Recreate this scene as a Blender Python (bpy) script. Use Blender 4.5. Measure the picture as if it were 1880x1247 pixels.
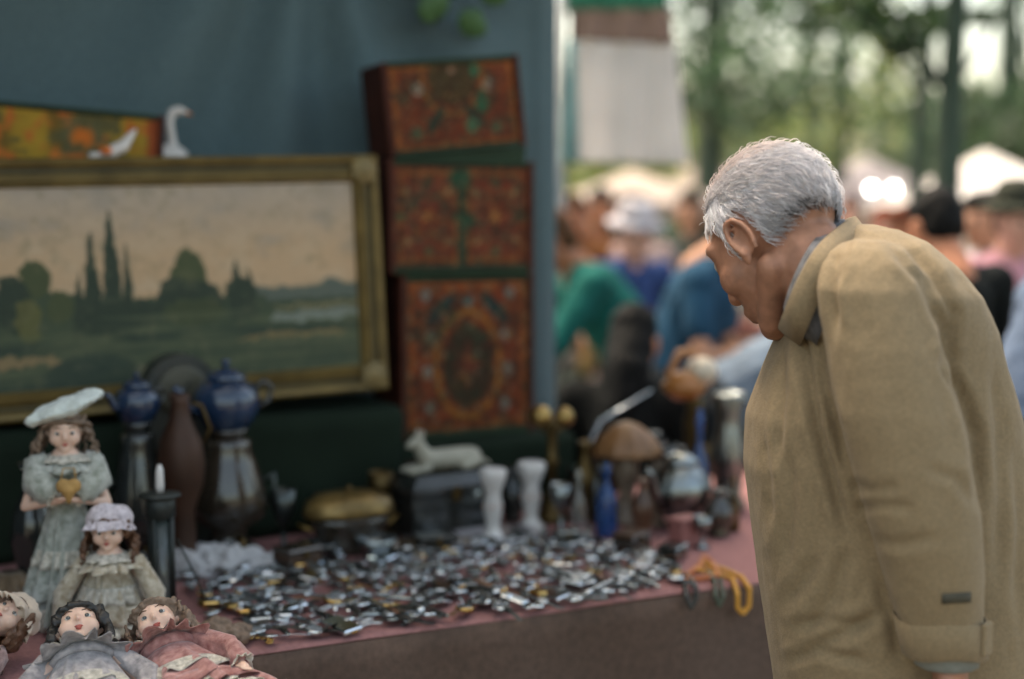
import bpy, math, random
import numpy as np
from mathutils import Vector, Matrix, noise as mnoise

random.seed(7); RNG = np.random.default_rng(7)
for o in list(bpy.data.objects): bpy.data.objects.remove(o)
SC = bpy.context.scene
COL = SC.collection
PI = math.pi

# ------------------------------------------------------------------ camera
PXF = 50 / 36 * 1880            # focal length in photo pixels
H = 1.55                        # eye height
TH = math.atan(223 / PXF)       # pitch down: horizon lies at row 400
cam = bpy.data.cameras.new('camera'); camo = bpy.data.objects.new('camera', cam); COL.objects.link(camo)
camo.location = (0, 0, H); camo.rotation_euler = (PI / 2 - TH, 0, 0)
cam.lens = 50; cam.sensor_width = 36; cam.sensor_fit = 'HORIZONTAL'
cam.clip_start = 0.05; cam.clip_end = 600
cam.dof.use_dof = True; cam.dof.focus_distance = 2.38; cam.dof.aperture_fstop = 1.0
cam.dof.aperture_blades = 9
SC.camera = camo

# ------------------------------------------------------------------ sky, sun, exposure
W = bpy.data.worlds.new('World'); SC.world = W; W.use_nodes = True
nt = W.node_tree; bgn = nt.nodes['Background']
sky = nt.nodes.new('ShaderNodeTexSky'); sky.sky_type = 'NISHITA'; sky.sun_disc = False
SUN_DIR = Vector((-0.40, 0.42, 1.25)).normalized()       # towards the sun: high, beyond the stall, left
sky.sun_elevation = math.asin(SUN_DIR.z); sky.sun_rotation = math.atan2(SUN_DIR.x, SUN_DIR.y)
sky.air_density = 1.0; sky.dust_density = 4.5; sky.ozone_density = 0.6
tint = nt.nodes.new('ShaderNodeMix'); tint.data_type = 'RGBA'; tint.blend_type = 'MULTIPLY'; tint.inputs[0].default_value = 1; tint.inputs[7].default_value = (1.10, 1.0, .78, 1)   # warm film balance
nt.links.new(sky.outputs[0], tint.inputs[6]); nt.links.new(tint.outputs[2], bgn.inputs[0]); bgn.inputs[1].default_value = 0.15
sl = bpy.data.lights.new('sun', 'SUN'); sl.energy = 1.25; sl.angle = math.radians(24); sl.color = (1.0, 0.93, 0.82)
so = bpy.data.objects.new('sun', sl); COL.objects.link(so); so.rotation_euler = (-SUN_DIR).to_track_quat('-Z', 'Y').to_euler()
so.location = (-4, -5, 12)
SC.view_settings.view_transform = 'Standard'; SC.view_settings.look = 'None'
SC.view_settings.exposure = 2.05; SC.view_settings.gamma = 1.0
SC.render.engine = 'CYCLES'
SC.cycles.use_denoising = True
SC.cycles.max_bounces = 6; SC.cycles.sample_clamp_indirect = 6; SC.cycles.caustics_reflective = False; SC.cycles.caustics_refractive = False

# ------------------------------------------------------------------ pixel rays and the table frame
def ray(px, py):
    x = (px - 940) / PXF; y = -(py - 623.5) / PXF
    c, s = math.cos(TH), math.sin(TH)
    return Vector((x, c + y * s, -s + y * c))
CAM = Vector((0, 0, H))
def at(px, py, Y):
    r = ray(px, py); return CAM + r * (Y / r.y)
def on_z(px, py, z):
    r = ray(px, py); return CAM + r * ((z - H) / r.z)
def proj(x, y, z):                       # numpy: world to photo pixel
    c, s = math.cos(TH), math.sin(TH)
    d = y * c - (z - H) * s; v = y * s + (z - H) * c
    return 940 + PXF * x / d, 623.5 - PXF * v / d
TZ = 0.76
P0 = on_z(440, 1200, TZ); _b = on_z(1390, 1065, TZ)
U = (_b - P0).normalized(); N = Vector((-U.y, U.x, 0)); TA = math.atan2(U.y, U.x)
def P(s, t, z=TZ):
    p = P0 + U * s + N * t; return Vector((p.x, p.y, z))
def on_t(px, py, t):
    r = ray(px, py); k = (t - (CAM - P0).dot(N)) / r.dot(N); p = CAM + r * k
    return (p - P0).dot(U), p.z
def st(px, py, z=TZ):
    p = on_z(px, py, z) - P0; return p.dot(U), p.dot(N)

# ------------------------------------------------------------------ materials
def L(r, g, b, k=1.0):
    f = lambda c: ((c / 255 + .055) / 1.055) ** 2.4 if c > 10 else c / 255 / 12.92
    return (min(.9, f(r) * k), min(.9, f(g) * k), min(.9, f(b) * k))
MATS = {}
def mat(name, c=(.5, .5, .5), rough=.6, metal=0, var=.15, ns=8, bump=0, bs=60, sheen=0, coat=0, c2=None, trans=0, attr=None,
        island=0, sss=0, translucent=0, emis=0, weave=0, spec=None, stretch=None):
    if name in MATS: return MATS[name]
    m = bpy.data.materials.new(name); m.use_nodes = True; t = m.node_tree; nd = t.nodes; ln = t.links
    b = nd['Principled BSDF']; out = nd['Material Output']
    tc = nd.new('ShaderNodeTexCoord'); src = tc.outputs['Object']
    if stretch:
        mp = nd.new('ShaderNodeMapping'); mp.inputs['Scale'].default_value = stretch; ln.new(src, mp.inputs[0]); src = mp.outputs[0]
    if attr:
        a = nd.new('ShaderNodeAttribute'); a.attribute_name = attr; colsrc = a.outputs['Color']
    else: colsrc = None
    nz = nd.new('ShaderNodeTexNoise'); nz.inputs['Scale'].default_value = ns; nz.inputs['Detail'].default_value = 5; ln.new(src, nz.inputs['Vector'])
    mx = nd.new('ShaderNodeMix'); mx.data_type = 'RGBA'
    rp = nd.new('ShaderNodeMapRange'); rp.inputs[1].default_value = .3; rp.inputs[2].default_value = .7; ln.new(nz.outputs['Fac'], rp.inputs[0]); ln.new(rp.outputs[0], mx.inputs[0])
    lo = tuple(x * (1 - var) for x in c) + (1,); hi = (tuple(min(1, x * (1 + var)) for x in c) if c2 is None else tuple(c2)) + (1,)
    if colsrc:
        mx.blend_type = 'MULTIPLY'; ln.new(colsrc, mx.inputs[6])
        mx.inputs[7].default_value = (1 - var, 1 - var, 1 - var, 1); res = mx.outputs[2]
    else:
        mx.inputs[6].default_value = lo; mx.inputs[7].default_value = hi; res = mx.outputs[2]
    if island:
        g = nd.new('ShaderNodeNewGeometry'); hs = nd.new('ShaderNodeHueSaturation')
        r2 = nd.new('ShaderNodeMapRange'); r2.inputs[3].default_value = 1 - island; r2.inputs[4].default_value = 1 + island
        ln.new(g.outputs['Random Per Island'], r2.inputs[0]); ln.new(r2.outputs[0], hs.inputs['Value'])
        r3 = nd.new('ShaderNodeMapRange'); r3.inputs[3].default_value = .5 - island * .07; r3.inputs[4].default_value = .5 + island * .05
        ln.new(g.outputs['Random Per Island'], r3.inputs[0]); ln.new(r3.outputs[0], hs.inputs['Hue'])
        ln.new(res, hs.inputs['Color']); res = hs.outputs[0]
    ln.new(res, b.inputs['Base Color'])
    b.inputs['Roughness'].default_value = rough; b.inputs['Metallic'].default_value = metal
    if spec is not None: b.inputs['Specular IOR Level'].default_value = spec
    if sheen: b.inputs['Sheen Weight'].default_value = sheen; b.inputs['Sheen Roughness'].default_value = .5
    if coat: b.inputs['Coat Weight'].default_value = coat; b.inputs['Coat Roughness'].default_value = .06
    if trans: b.inputs['Transmission Weight'].default_value = trans
    if sss:
        b.inputs['Subsurface Weight'].default_value = sss; b.inputs['Subsurface Radius'].default_value = (.012, .005, .003); b.inputs['Subsurface Scale'].default_value = 1
    if emis:
        b.inputs['Emission Color'].default_value = tuple(c) + (1,); b.inputs['Emission Strength'].default_value = emis
    if bump:
        n2 = nd.new('ShaderNodeTexNoise'); n2.inputs['Scale'].default_value = bs; n2.inputs['Detail'].default_value = 4; ln.new(src, n2.inputs['Vector'])
        hsrc = n2.outputs['Fac']
        if weave:
            w1 = nd.new('ShaderNodeTexWave'); w1.inputs['Scale'].default_value = weave; w1.bands_direction = 'DIAGONAL'; w1.inputs['Distortion'].default_value = 1; ln.new(src, w1.inputs['Vector'])
            ad = nd.new('ShaderNodeMath'); ad.operation = 'ADD'; ln.new(hsrc, ad.inputs[0]); ln.new(w1.outputs['Fac'], ad.inputs[1]); hsrc = ad.outputs[0]
        bp = nd.new('ShaderNodeBump'); bp.inputs['Strength'].default_value = bump; bp.inputs['Distance'].default_value = .004
        ln.new(hsrc, bp.inputs['Height']); ln.new(bp.outputs[0], b.inputs['Normal'])
    if translucent:
        tr = nd.new('ShaderNodeBsdfTranslucent'); ms = nd.new('ShaderNodeMixShader'); ms.inputs[0].default_value = translucent
        ln.new(res, tr.inputs[0]); ln.new(b.outputs[0], ms.inputs[1]); ln.new(tr.outputs[0], ms.inputs[2]); ln.new(ms.outputs[0], out.inputs[0])
    MATS[name] = m; return m

# ------------------------------------------------------------------ mesh building
def frame_from(d):
    d = Vector(d).normalized(); a = Vector((0, 0, 1)) if abs(d.z) < .9 else Vector((1, 0, 0))
    x = a.cross(d).normalized(); return Matrix((x, d.cross(x), d)).transposed()
class MB:
    def __init__(s): s.v = []; s.f = []
    def add(s, vs, fs):
        o = len(s.v); s.v += [tuple(v) for v in vs]; s.f += [tuple(i + o for i in f) for f in fs]; return s
    def box(s, c, size, M=None, bev=0):
        x, y, z = (k / 2 for k in size)
        if bev:
            vs = []; b = min(bev, x * .9, y * .9, z * .9)
            bm = []
            for sx in (-1, 1):
                for sy in (-1, 1):
                    for sz in (-1, 1): bm += [(sx * (x - b), sy * (y - b), sz * z), (sx * (x - b), sy * y, sz * (z - b)), (sx * x, sy * (y - b), sz * (z - b))]
            import bmesh
            m = bmesh.new(); vv = [m.verts.new(q) for q in bm]; bmesh.ops.convex_hull(m, input=vv); m.verts.index_update()
            vs = [v.co.copy() for v in m.verts]; fs = [[v.index for v in f.verts] for f in m.faces]; m.free()
        else:
            vs = [Vector(p) for p in ((-x, -y, -z), (x, -y, -z), (x, y, -z), (-x, y, -z), (-x, -y, z), (x, -y, z), (x, y, z), (-x, y, z))]
            fs = [(0, 3, 2, 1), (4, 5, 6, 7), (0, 1, 5, 4), (1, 2, 6, 5), (2, 3, 7, 6), (3, 0, 4, 7)]
        if M is not None: vs = [M @ Vector(v) for v in vs]
        return s.add([Vector(v) + Vector(c) for v in vs], fs)
    def loft(s, rings, cap=True, close=False):
        n = len(rings[0]); o = [p for r in rings for p in r]; fs = []
        for i in range(len(rings) - 1 + (1 if close else 0)):
            a = i * n; b = ((i + 1) % len(rings)) * n
            for j in range(n): fs.append((a + j, a + (j + 1) % n, b + (j + 1) % n, b + j))
        if cap and not close: fs.append(tuple(range(n - 1, -1, -1))); fs.append(tuple(range((len(rings) - 1) * n, len(rings) * n)))
        return s.add(o, fs)
    def lathe(s, prof, n=24, c=(0, 0, 0), M=None, fn=None):
        c = Vector(c); rings = []
        for r, z in prof:
            r = max(r, 1e-4); rg = []
            for i in range(n):
                a = 2 * PI * i / n; rr = fn(r, z, a) if fn else r
                p = Vector((rr * math.cos(a), rr * math.sin(a), z)); rg.append((M @ p if M else p) + c)
            rings.append(rg)
        return s.loft(rings)
    def tube(s, pts, r, n=8, cap=True, flat=1.0):
        pts = [Vector(p) for p in pts]; k = len(pts); rr = r if isinstance(r, (list, tuple)) else [r] * k; rings = []; pm = None
        for i, p in enumerate(pts):
            d = (pts[min(i + 1, k - 1)] - pts[max(i - 1, 0)])
            if d.length < 1e-9: d = Vector((0, 0, 1))
            d.normalize()
            if pm is None: F = frame_from(d); x = F.col[0].copy()
            else: x = (pm - d * pm.dot(d)).normalized()
            y = d.cross(x); pm = x
            rings.append([p + (x * math.cos(2 * PI * j / n) + y * math.sin(2 * PI * j / n) * flat) * rr[i] for j in range(n)])
        return s.loft(rings, cap)
    def ell(s, c, r, M=None, nu=16, nv=10):
        r = r if isinstance(r, (list, tuple)) else (r, r, r); c = Vector(c); rings = []
        for i in range(nv + 1):
            t = PI * (i + .0) / nv; t = min(max(t, .02), PI - .02); rg = []
            for j in range(nu):
                a = 2 * PI * j / nu; p = Vector((r[0] * math.sin(t) * math.cos(a), r[1] * math.sin(t) * math.sin(a), -r[2] * math.cos(t)))
                rg.append((M @ p if M else p) + c)
            rings.append(rg)
        return s.loft(rings)
    def cap(s, a, b, ra, rb, n=12):
        a = Vector(a); b = Vector(b); d = b - a; l = d.length; F = frame_from(d if l > 1e-6 else (0, 0, 1)); prof = []
        for i in range(5): t = PI / 2 * i / 4; prof.append((ra * math.sin(t), -ra * math.cos(t)))
        for i in range(5): t = PI / 2 * i / 4; prof.append((rb * math.cos(t), l + rb * math.sin(t)))
        return s.lathe(prof, n, a, F)
    def chain(s, pts, rs, n=12):
        for i in range(len(pts) - 1): s.cap(pts[i], pts[i + 1], rs[i], rs[i + 1], n)
        return s
    def grid(s, fn, nu, nv, wrap=False):
        vs = [fn(i / nu, j / nv) for j in range(nv + 1) for i in range(nu + (0 if wrap else 1))]
        w = nu + (0 if wrap else 1); fs = []
        for j in range(nv):
            for i in range(nu): fs.append((j * w + i, j * w + (i + 1) % w, (j + 1) * w + (i + 1) % w, (j + 1) * w + i))
        return s.add(vs, fs)
    def xf(s, M): s.v = [tuple(M @ Vector(v)) for v in s.v]; return s
    def mesh(s, name, m, smooth=True):
        me = bpy.data.meshes.new(name); me.from_pydata(s.v, [], s.f)
        if smooth: me.polygons.foreach_set('use_smooth', [True] * len(me.polygons))
        if m: me.materials.append(m)
        me.update(); return me
    def build(s, name, m, parent=None, smooth=True, thick=0, loc=None):
        o = link(name, s.mesh(name, m, smooth), parent)
        if thick:
            md = o.modifiers.new('thickness', 'SOLIDIFY'); md.thickness = thick; md.offset = 0
        if loc is not None: o.location = loc
        return o
def link(name, data, parent=None):
    o = bpy.data.objects.new(name, data); COL.objects.link(o)
    if parent is not None: o.parent = parent
    return o
def tag(o, label, cat, group=None):
    o['label'] = label; o['category'] = cat
    if group: o['group'] = group
    return o
def thing(name, label, cat, loc=(0, 0, 0), rz=0, group=None, rot=None):
    o = link(name, None); o.location = loc; o.empty_display_size = .05
    if rot is not None: o.rotation_euler = rot.to_euler()
    else: o.rotation_euler = (0, 0, rz)
    return tag(o, label, cat, group)
def structure(o): o['kind'] = 'structure'; return o
def stuff(o): o['kind'] = 'stuff'; return o
def sharp(o, ang=35):
    me = o.data; me.set_sharp_from_angle(angle=math.radians(ang)); return o
def baked(mb, voxel, it=3, fac=.5):
    """union of overlapping closed shapes, smoothed; returns a plain mesh"""
    me = mb.mesh('tmp', None); o = bpy.data.objects.new('tmp', me); COL.objects.link(o)
    r = o.modifiers.new('r', 'REMESH'); r.mode = 'VOXEL'; r.voxel_size = voxel; r.use_smooth_shade = True
    if it: q = o.modifiers.new('s', 'SMOOTH'); q.iterations = it; q.factor = fac
    dg = bpy.context.evaluated_depsgraph_get(); n = bpy.data.meshes.new_from_object(o.evaluated_get(dg))
    bpy.data.objects.remove(o); bpy.data.meshes.remove(me); n.materials.clear()
    n.polygons.foreach_set('use_smooth', [True] * len(n.polygons)); return n
def blob(name, mb, voxel, m, parent=None, it=3, fac=.5, fn=None):
    me = baked(mb, voxel, it, fac); me.name = name; me.materials.append(m)
    if fn:
        k = len(me.vertices); co = np.empty(k * 3); no = np.empty(k * 3)
        me.vertices.foreach_get('co', co); me.vertices.foreach_get('normal', no)
        co = fn(co.reshape(-1, 3), no.reshape(-1, 3)); me.vertices.foreach_set('co', co.ravel()); me.update()
    return link(name, me, parent)
def noise3(co, sc, seed=0):
    return np.array([mnoise.noise(Vector((c[0] * sc[0] + seed, c[1] * sc[1], c[2] * sc[2]))) for c in co])
def color_attr(me, cols, name='paint'):
    a = me.color_attributes.new(name, 'FLOAT_COLOR', 'POINT')
    k = np.ones((len(me.vertices), 4)); k[:, :3] = cols; a.data.foreach_set('color', k.ravel())
def lin(rgb):
    c = np.asarray(rgb, float) / 255; return np.where(c > .04, ((c + .055) / 1.055) ** 2.4, c / 12.92)
def vnoise(x, y, seed=0):
    """smooth value noise on numpy arrays"""
    r = np.random.default_rng(seed).random((64, 64)); xi = np.floor(x).astype(int); yi = np.floor(y).astype(int); fx = x - xi; fy = y - yi
    fx = fx * fx * (3 - 2 * fx); fy = fy * fy * (3 - 2 * fy); g = lambda a, b: r[b % 64, a % 64]
    return (g(xi, yi) * (1 - fx) + g(xi + 1, yi) * fx) * (1 - fy) + (g(xi, yi + 1) * (1 - fx) + g(xi + 1, yi + 1) * fx) * fy
def fbm(x, y, seed=0): return .55 * vnoise(x, y, seed) + .28 * vnoise(x * 2.1, y * 2.1, seed + 1) + .17 * vnoise(x * 4.3, y * 4.3, seed + 2)

# ================================================================== THE SETTING
mb = MB(); mb.grid(lambda a, b: (-150 + 300 * a, -60 + 360 * b, 0), 12, 12)
structure(mb.build('ground', mat('asphalt', L(92, 86, 76), .9, var=.25, ns=1.3, bump=.6, bs=40)))
# paving slabs of the walkway between the stalls
pav = structure(MB().grid(lambda a, b: (-6 + 16 * a, .4 + 9 * b, .004), 4, 4).build('pavement', mat('paving joint', L(60, 58, 52), .95, var=.2, ns=3)))
slab_m = mat('paving stone', L(112, 106, 96), .85, var=.22, ns=5, bump=.5, bs=50, island=.12)
slabme = MB().box((0, 0, .015), (.585, .385, .03), bev=.006).mesh('slab', slab_m, False)
k = 0
for iy in range(10):
    for ix in range(14):
        o = link('slab', slabme, pav); o.location = (-2.6 + ix * .6 + (.3 if iy % 2 else 0), 1.0 + iy * .4, .004 + random.uniform(0, .003))

# ------------------------------------------------------------------ trees beyond the market
bark = mat('mossy bark', L(52, 66, 54), .9, var=.35, ns=6, bump=1, bs=25, stretch=(1, 1, .3))
leafm = mat('leaf', L(86, 110, 68), .55, var=.25, ns=1.2, island=.45, translucent=.35)
leafd = mat('dark leaf', L(66, 88, 58), .55, var=.25, ns=1.2, island=.45, translucent=.3)
leafy = mat('yellowing leaf', L(124, 134, 78), .55, var=.25, ns=1.2, island=.35, translucent=.4)
def leaves(name, clumps, per, size, m, parent=None, seed=1):
    r = np.random.default_rng(seed); V = []; 
    for (c, rad) in clumps:
        n = int(per * max(.4, rad * rad)); d = r.normal(size=(n, 3)); d /= np.linalg.norm(d, axis=1)[:, None]
        p = np.array(c) + d * (rad * r.random(n)[:, None] ** .45) * np.array([1, 1, .75])
        a = r.normal(size=(n, 3)); a /= np.linalg.norm(a, axis=1)[:, None]; b = np.cross(a, r.normal(size=(n, 3))); b /= np.linalg.norm(b, axis=1)[:, None]
        s = size * r.uniform(.6, 1.4, n)[:, None]
        V.append(np.stack([p - a * s, p + b * s * .45, p + a * s, p - b * s * .45], 1))
    V = np.concatenate(V).reshape(-1, 3); nq = len(V) // 4
    me = bpy.data.meshes.new(name); me.vertices.add(nq * 4); me.vertices.foreach_set('co', V.ravel())
    me.loops.add(nq * 4); me.loops.foreach_set('vertex_index', np.arange(nq * 4)); me.polygons.add(nq); me.polygons.foreach_set('loop_start', np.arange(nq) * 4); me.polygons.foreach_set('loop_total', np.full(nq, 4))
    me.materials.append(m); me.update(); me.validate(); return link(name, me, parent)
def tree(label, px, Y, r0, h, clumps, m, per=260, size=.1, lean=0, seed=1, group='trees beyond the market stalls', name='tree'):
    b = at(px, 400, Y); base = Vector((b.x, b.y, 0)); t = thing(name, label, 'tree', base, 0, group)
    rr = random.Random(seed); mbt = MB(); pts = []; rs = []
    for i in range(9):
        f = i / 8; pts.append(Vector((lean * f + .05 * math.sin(f * 5 + seed), .05 * math.cos(f * 4 + seed), -.05 + h * f))); rs.append(r0 * (1.25 - .2 * min(1, f * 6)) * (1 - .6 * f))
    mbt.tube(pts, rs, 12)
    cl = [(Vector(c) - base, rad) for c, rad in clumps]
    for c, rad in cl:
        q = pts[rr.choice((4, 5, 6, 7))]; mid = q.lerp(c, .5) + Vector((0, 0, -.15))
        mbt.tube([q, mid, c], [r0 * .2, r0 * .13, r0 * .05], 6)
    mbt.build('trunk', bark, t); leaves('crown', [(tuple(c), rad) for c, rad in cl], per, size, m, t, seed); return t
def pxc(lst, Y): return [(at(x, y, Y + random.uniform(-1.2, 1.2)), r) for x, y, r in lst]
tree('nearer tree with a thick dark green trunk right of the man', 1752, 8.2, .10, 4.6,
     pxc([(1690, -300, .8), (1860, -340, .8), (1760, -420, .9), (1560, -260, .7), (1990, -330, .9), (1480, -330, .8)], 8.2) + [(Vector((x, y, z)), r) for x, y, z, r in ((.7, 8.6, 5.6, 1.0), (-.3, 9.4, 5.8, 1.0), (.9, 10.2, 5.9, 1.1), (2.2, 9.4, 5.8, 1.0), (-1.6, 9.2, 6.0, 1.1), (.6, 7.2, 5.5, .8), (1.6, 8.0, 5.4, .9), (2.9, 8.2, 5.6, 1.0), (-.6, 10.8, 6.1, 1.1), (1.6, 6.6, 5.4, .9), (2.6, 6.4, 5.6, .9), (-1.7, 7.2, 5.8, .8))], leafm, 300, .075, seed=3)  # second clump list: added high out of view to shade the crowd
tree('slim tree whose pale trunk stands just left of the thick one', 1690, 9.6, .07, 4.8,
     pxc([(1600, -190, .55), (1700, -220, .6), (1480, -230, .7), (1800, -260, .7), (1640, -330, .8), (1590, 20, .22), (1665, 60, .2), (1730, 30, .16)], 9.6), leafm, 260, .075, seed=4)
tree('broad dark tree rising behind the hanging white cloth', 1300, 13, .16, 6.5,
     pxc([(1290, 60, .75), (1380, 120, .8), (1330, 200, .6), (1250, 160, .5), (1440, 220, .7), (1430, -40, .7), (1310, -60, .9), (1210, -20, .8), (1120, -80, .9), (1480, 20, .35), (1520, 160, .6)], 13), leafd, 285, .078, seed=5)
tree('yellowing tree with light foliage above the old man', 1530, 15, .12, 6.5,
     pxc([(1600, 130, .6), (1560, 210, .6), (1640, 210, .6), (1650, 100, .35), (1500, 250, .4), (1440, 280, .6), (1380, 260, .6), (1590, -10, .5), (1540, -90, .8), (1260, 270, .5)], 15), leafy, 190, .078, seed=6)
tree('dense dark tree above the white tent on the right', 1850, 14, .15, 6,
     pxc([(1820, 230, .7), (1880, 280, .8), (1900, 250, .6), (1820, 300, .6), (1950, 270, .9), (1740, 230, .5), (2060, 200, .9), (1800, 30, .1), (1860, 75, .08)], 14), leafd, 420, .085, seed=8)
tree('unseen tall tree added behind the backcloth to shade the stall', 640, 6.6, .17, 6.6,  # crown added overhead, out of view, to dim the foreground
     [(Vector((x, y, z)), r) for x, y, z, r in ((-2.4, 5.4, 5.2, 1.1), (-1.7, 2.9, 5.4, 1.2), (-2.8, 3.2, 5.2, 1.3), (.2, 2.4, 5.5, 1.2), (-1.6, 1.4, 5.6, 1.3), (1.5, 2.6, 5.6, 1.0), (-3.6, 1.0, 5.0, 1.3), (-.2, .2, 5.7, 1.2), (1.9, 1.2, 5.5, 1.2), (-2.2, -.8, 5.4, 1.3), (.9, -1.2, 5.6, 1.2), (2.8, 2.6, 5.3, 1.0))], leafd, 300, .1, seed=9)
tree('tree with a pale trunk far behind the pale canopies', 1490, 21, .13, 7,
     pxc([(1380, 60, .9), (1500, 120, .8), (1590, 60, .6), (1450, 200, .9), (1330, 130, .9), (1640, 170, .8), (1560, -60, 1.0), (1420, -60, 1.0)], 21), leafm, 165, .1, seed=10)
tree('small leafy tree just left of the old man\'s head', 1190, 17, .1, 5,
     pxc([(1150, 300, .6), (1090, 320, .6), (1210, 280, .6), (1120, 240, .7), (1060, 220, .8), (1230, 200, .7)], 17), leafy, 240, .095, seed=11)
for k_, (x_, y_, lb_) in enumerate(((7.2, 15.5, 'round tree standing clear to the right of the tents'), (10.5, 19.0, 'second tree farther right beyond the tents'), (-7.5, 14.0, 'tree far to the left behind the backcloth'), (13.5, 15.0, 'outermost tree at the far right of the square'))):
    rr_ = random.Random(40 + k_); tree(lb_, 940 + PXF * x_ / y_, y_, .14, 5.2, [(Vector((x_ + rr_.uniform(-1.6, 1.6), y_ + rr_.uniform(-1.2, 1.2), rr_.uniform(2.3, 5.4))), rr_.uniform(.7, 1.1)) for _ in range(13)], (leafm, leafd)[k_ % 2], 260, .09, seed=30 + k_)
# the far wood reads as one mass
fr = np.random.default_rng(21); cl = []
for i in range(420):
    X = fr.uniform(-24, 48); z = .6 + 4.0 * fr.random() ** 1.35; Y = fr.uniform(33, 42)
    if fbm(np.array([X * .5 + 9]), np.array([z * .6]), 4)[0] < .50 and z > 3.6: continue
    cl.append(((X, Y, z), fr.uniform(.8, 1.7)))
stuff(tag(leaves('far_wood', cl, 95, .2, mat('far leaf', L(86, 104, 76), .6, var=.3, ns=.5, island=.4, translucent=.35), None, 23), 'far green wood closing the view behind the market', 'wood'))

# ================================================================== THE STALL: backcloth, table, risers
CT = 1.35
clothm = mat('blue backcloth', L(88, 105, 109), .9, var=.2, ns=150, bump=.35, bs=220, spec=.2)
def backcloth(a, b):
    s = -1.5 + (1.397 + 1.5) * a; z = .02 + 2.75 * b
    v = 1 - b
    # tension folds fan out from a pinned spot at the upper middle; hanging folds further down
    ds, dz = s - .62, z - 2.62; ang = math.atan2(ds, -dz); rad = math.hypot(ds, dz)
    ed_ = min(1, max(0, (1.36 - s) / .25)); fold = .034 * math.sin(ang * 13 + .8 + 1.5 * math.sin(ang * 3)) * math.exp(-((rad - .75) / .5) ** 2) * (1 if dz < 0 else .3)
    fold += .007 * math.sin(s * 21 + 1.5 * math.sin(z * 1.7)) * min(1, v * 1.6) + .012 * math.sin(s * 5.3 + 1 + .7 * z) + .008 * mnoise.noise(Vector((s * 3, z * 1.2, 0)))
    fold = fold * ed_ - .012 * math.exp(-((s - 1.345) / .02) ** 2)
    p = P(s, CT + fold, z); return p
bc = tag(MB().grid(backcloth, 150, 70).build('backcloth', clothm, None, True, .003), 'blue grey cloth hung as back wall of the stall', 'backcloth')
def shadecloth(a, b):  # out-of-view cloth, added to keep light off the left of the backcloth
    t_ = -.45 + 1.78 * a; return P(-1.50 + .02 * math.sin(t_ * 23) * (1 - .5 * b), t_, .02 + 2.8 * b)
tag(MB().grid(shadecloth, 50, 30).build('shade_cloth', clothm, None, True, .003), 'unseen blue grey cloth added on the left to shade the backcloth', 'shade cloth')
polem = mat('grey steel tube', (.22, .23, .23), .45, .8, var=.2, ns=20)
def pole(loc, h, label, r=.017, name='stall_pole'):
    t = thing(name, label, 'pole', loc); MB().tube([(0, 0, 0), (0, 0, h)], r, 12).build('tube', polem, t)
    MB().lathe([(.05, 0), (.05, .006), (.022, .012), (.02, .05), (0, .05)], 16).build('foot', polem, t)
    return t
pole(P(1.385, CT + .045, 0), 2.85, 'steel pole behind the right edge of the backcloth')
pole(P(-1.45, CT + .045, 0), 2.85, 'steel pole at the far left end of the backcloth')
t = thing('stall_rail', 'steel rail the backcloth hangs from', 'rail', P(0, CT + .005, 2.79), TA)
MB().tube([(-1.55, 0, 0), (1.42, 0, 0)], .016, 10).build('tube', polem, t)
# unseen canopy, added to darken the back of the stall
cn = thing('shade_canopy', 'unseen grey green tarpaulin added to shade the back of the stall', 'canopy', P(0, CT, 2.80), TA)
MB().grid(lambda a, b: (-1.6 + 3.15 * a, .12 - 1.0 * b, .02 + .16 * b - .05 * math.sin(PI * b) * math.sin(PI * a * 4) ** 2), 40, 14).build('tarpaulin', mat('grey green tarpaulin', L(120, 128, 116), .7, var=.1, ns=3, translucent=.35), cn, True, .003)
MB().tube([(-1.6, -.88, .165), (1.55, -.88, .165)], .014, 10).build('front_rail', polem, cn)
for x_ in (-1.5, 1.45): MB().tube([(x_, -.88, .165), (x_, .04, .0)], .014, 8).build('side_rail', polem, cn)
# table
pinkm = mat('mauve pink tablecloth', L(150, 109, 107), .9, var=.16, ns=90, bump=.4, bs=160, spec=.15)
skirtm = mat('brown table skirt', L(88, 70, 60), .92, var=.2, ns=70, bump=.4, bs=140, sheen=.1)
woodm = mat('plain wood', L(120, 92, 62), .6, var=.25, ns=4, stretch=(1, 8, 1), bump=.2)
S0, S1, TD = -1.35, 1.95, 1.26
tb = thing('market_table', 'long market table under a mauve pink cloth', 'table', P(0, 0, 0), TA)
def ctop(a, b):
    s = S0 + (S1 - S0) * a; t = -.004 + TD * b
    return (s, t, TZ - .002 + .0025 * math.sin(s * 9 + t * 5) * math.sin(t * 11 + s) - (.004 if b == 0 else 0))
MB().grid(ctop, 110, 40).build('tablecloth', pinkm, tb, True, .002)
def skirt(a, b):
    s = S0 + (S1 - S0) * a; z = TZ - .008 - (TZ - .03) * b
    return (s, -.006 - .012 * b - (.018 + .014 * math.sin(s * 3.1)) * b ** .6 * math.sin(s * 22 + 2.2 * math.sin(s * 3.7)) - .02 * b * (1 + mnoise.noise(Vector((s * 4, b * 2, 2)))) , z)
MB().grid(skirt, 240, 16).build('skirt', skirtm, tb, True, .002)
mbt = MB(); mbt.box(((S0 + S1) / 2, TD / 2, TZ - .02), (S1 - S0 - .01, TD - .02, .024)); mbt.build('tabletop', woodm, tb, False)
for sx in (S0 + .1, .3, S1 - .1):
    for ty in (.12, TD - .12): MB().box((sx, ty, (TZ - .035) / 2), (.045, .045, TZ - .035)).build('leg', woodm, tb, False)
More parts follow.
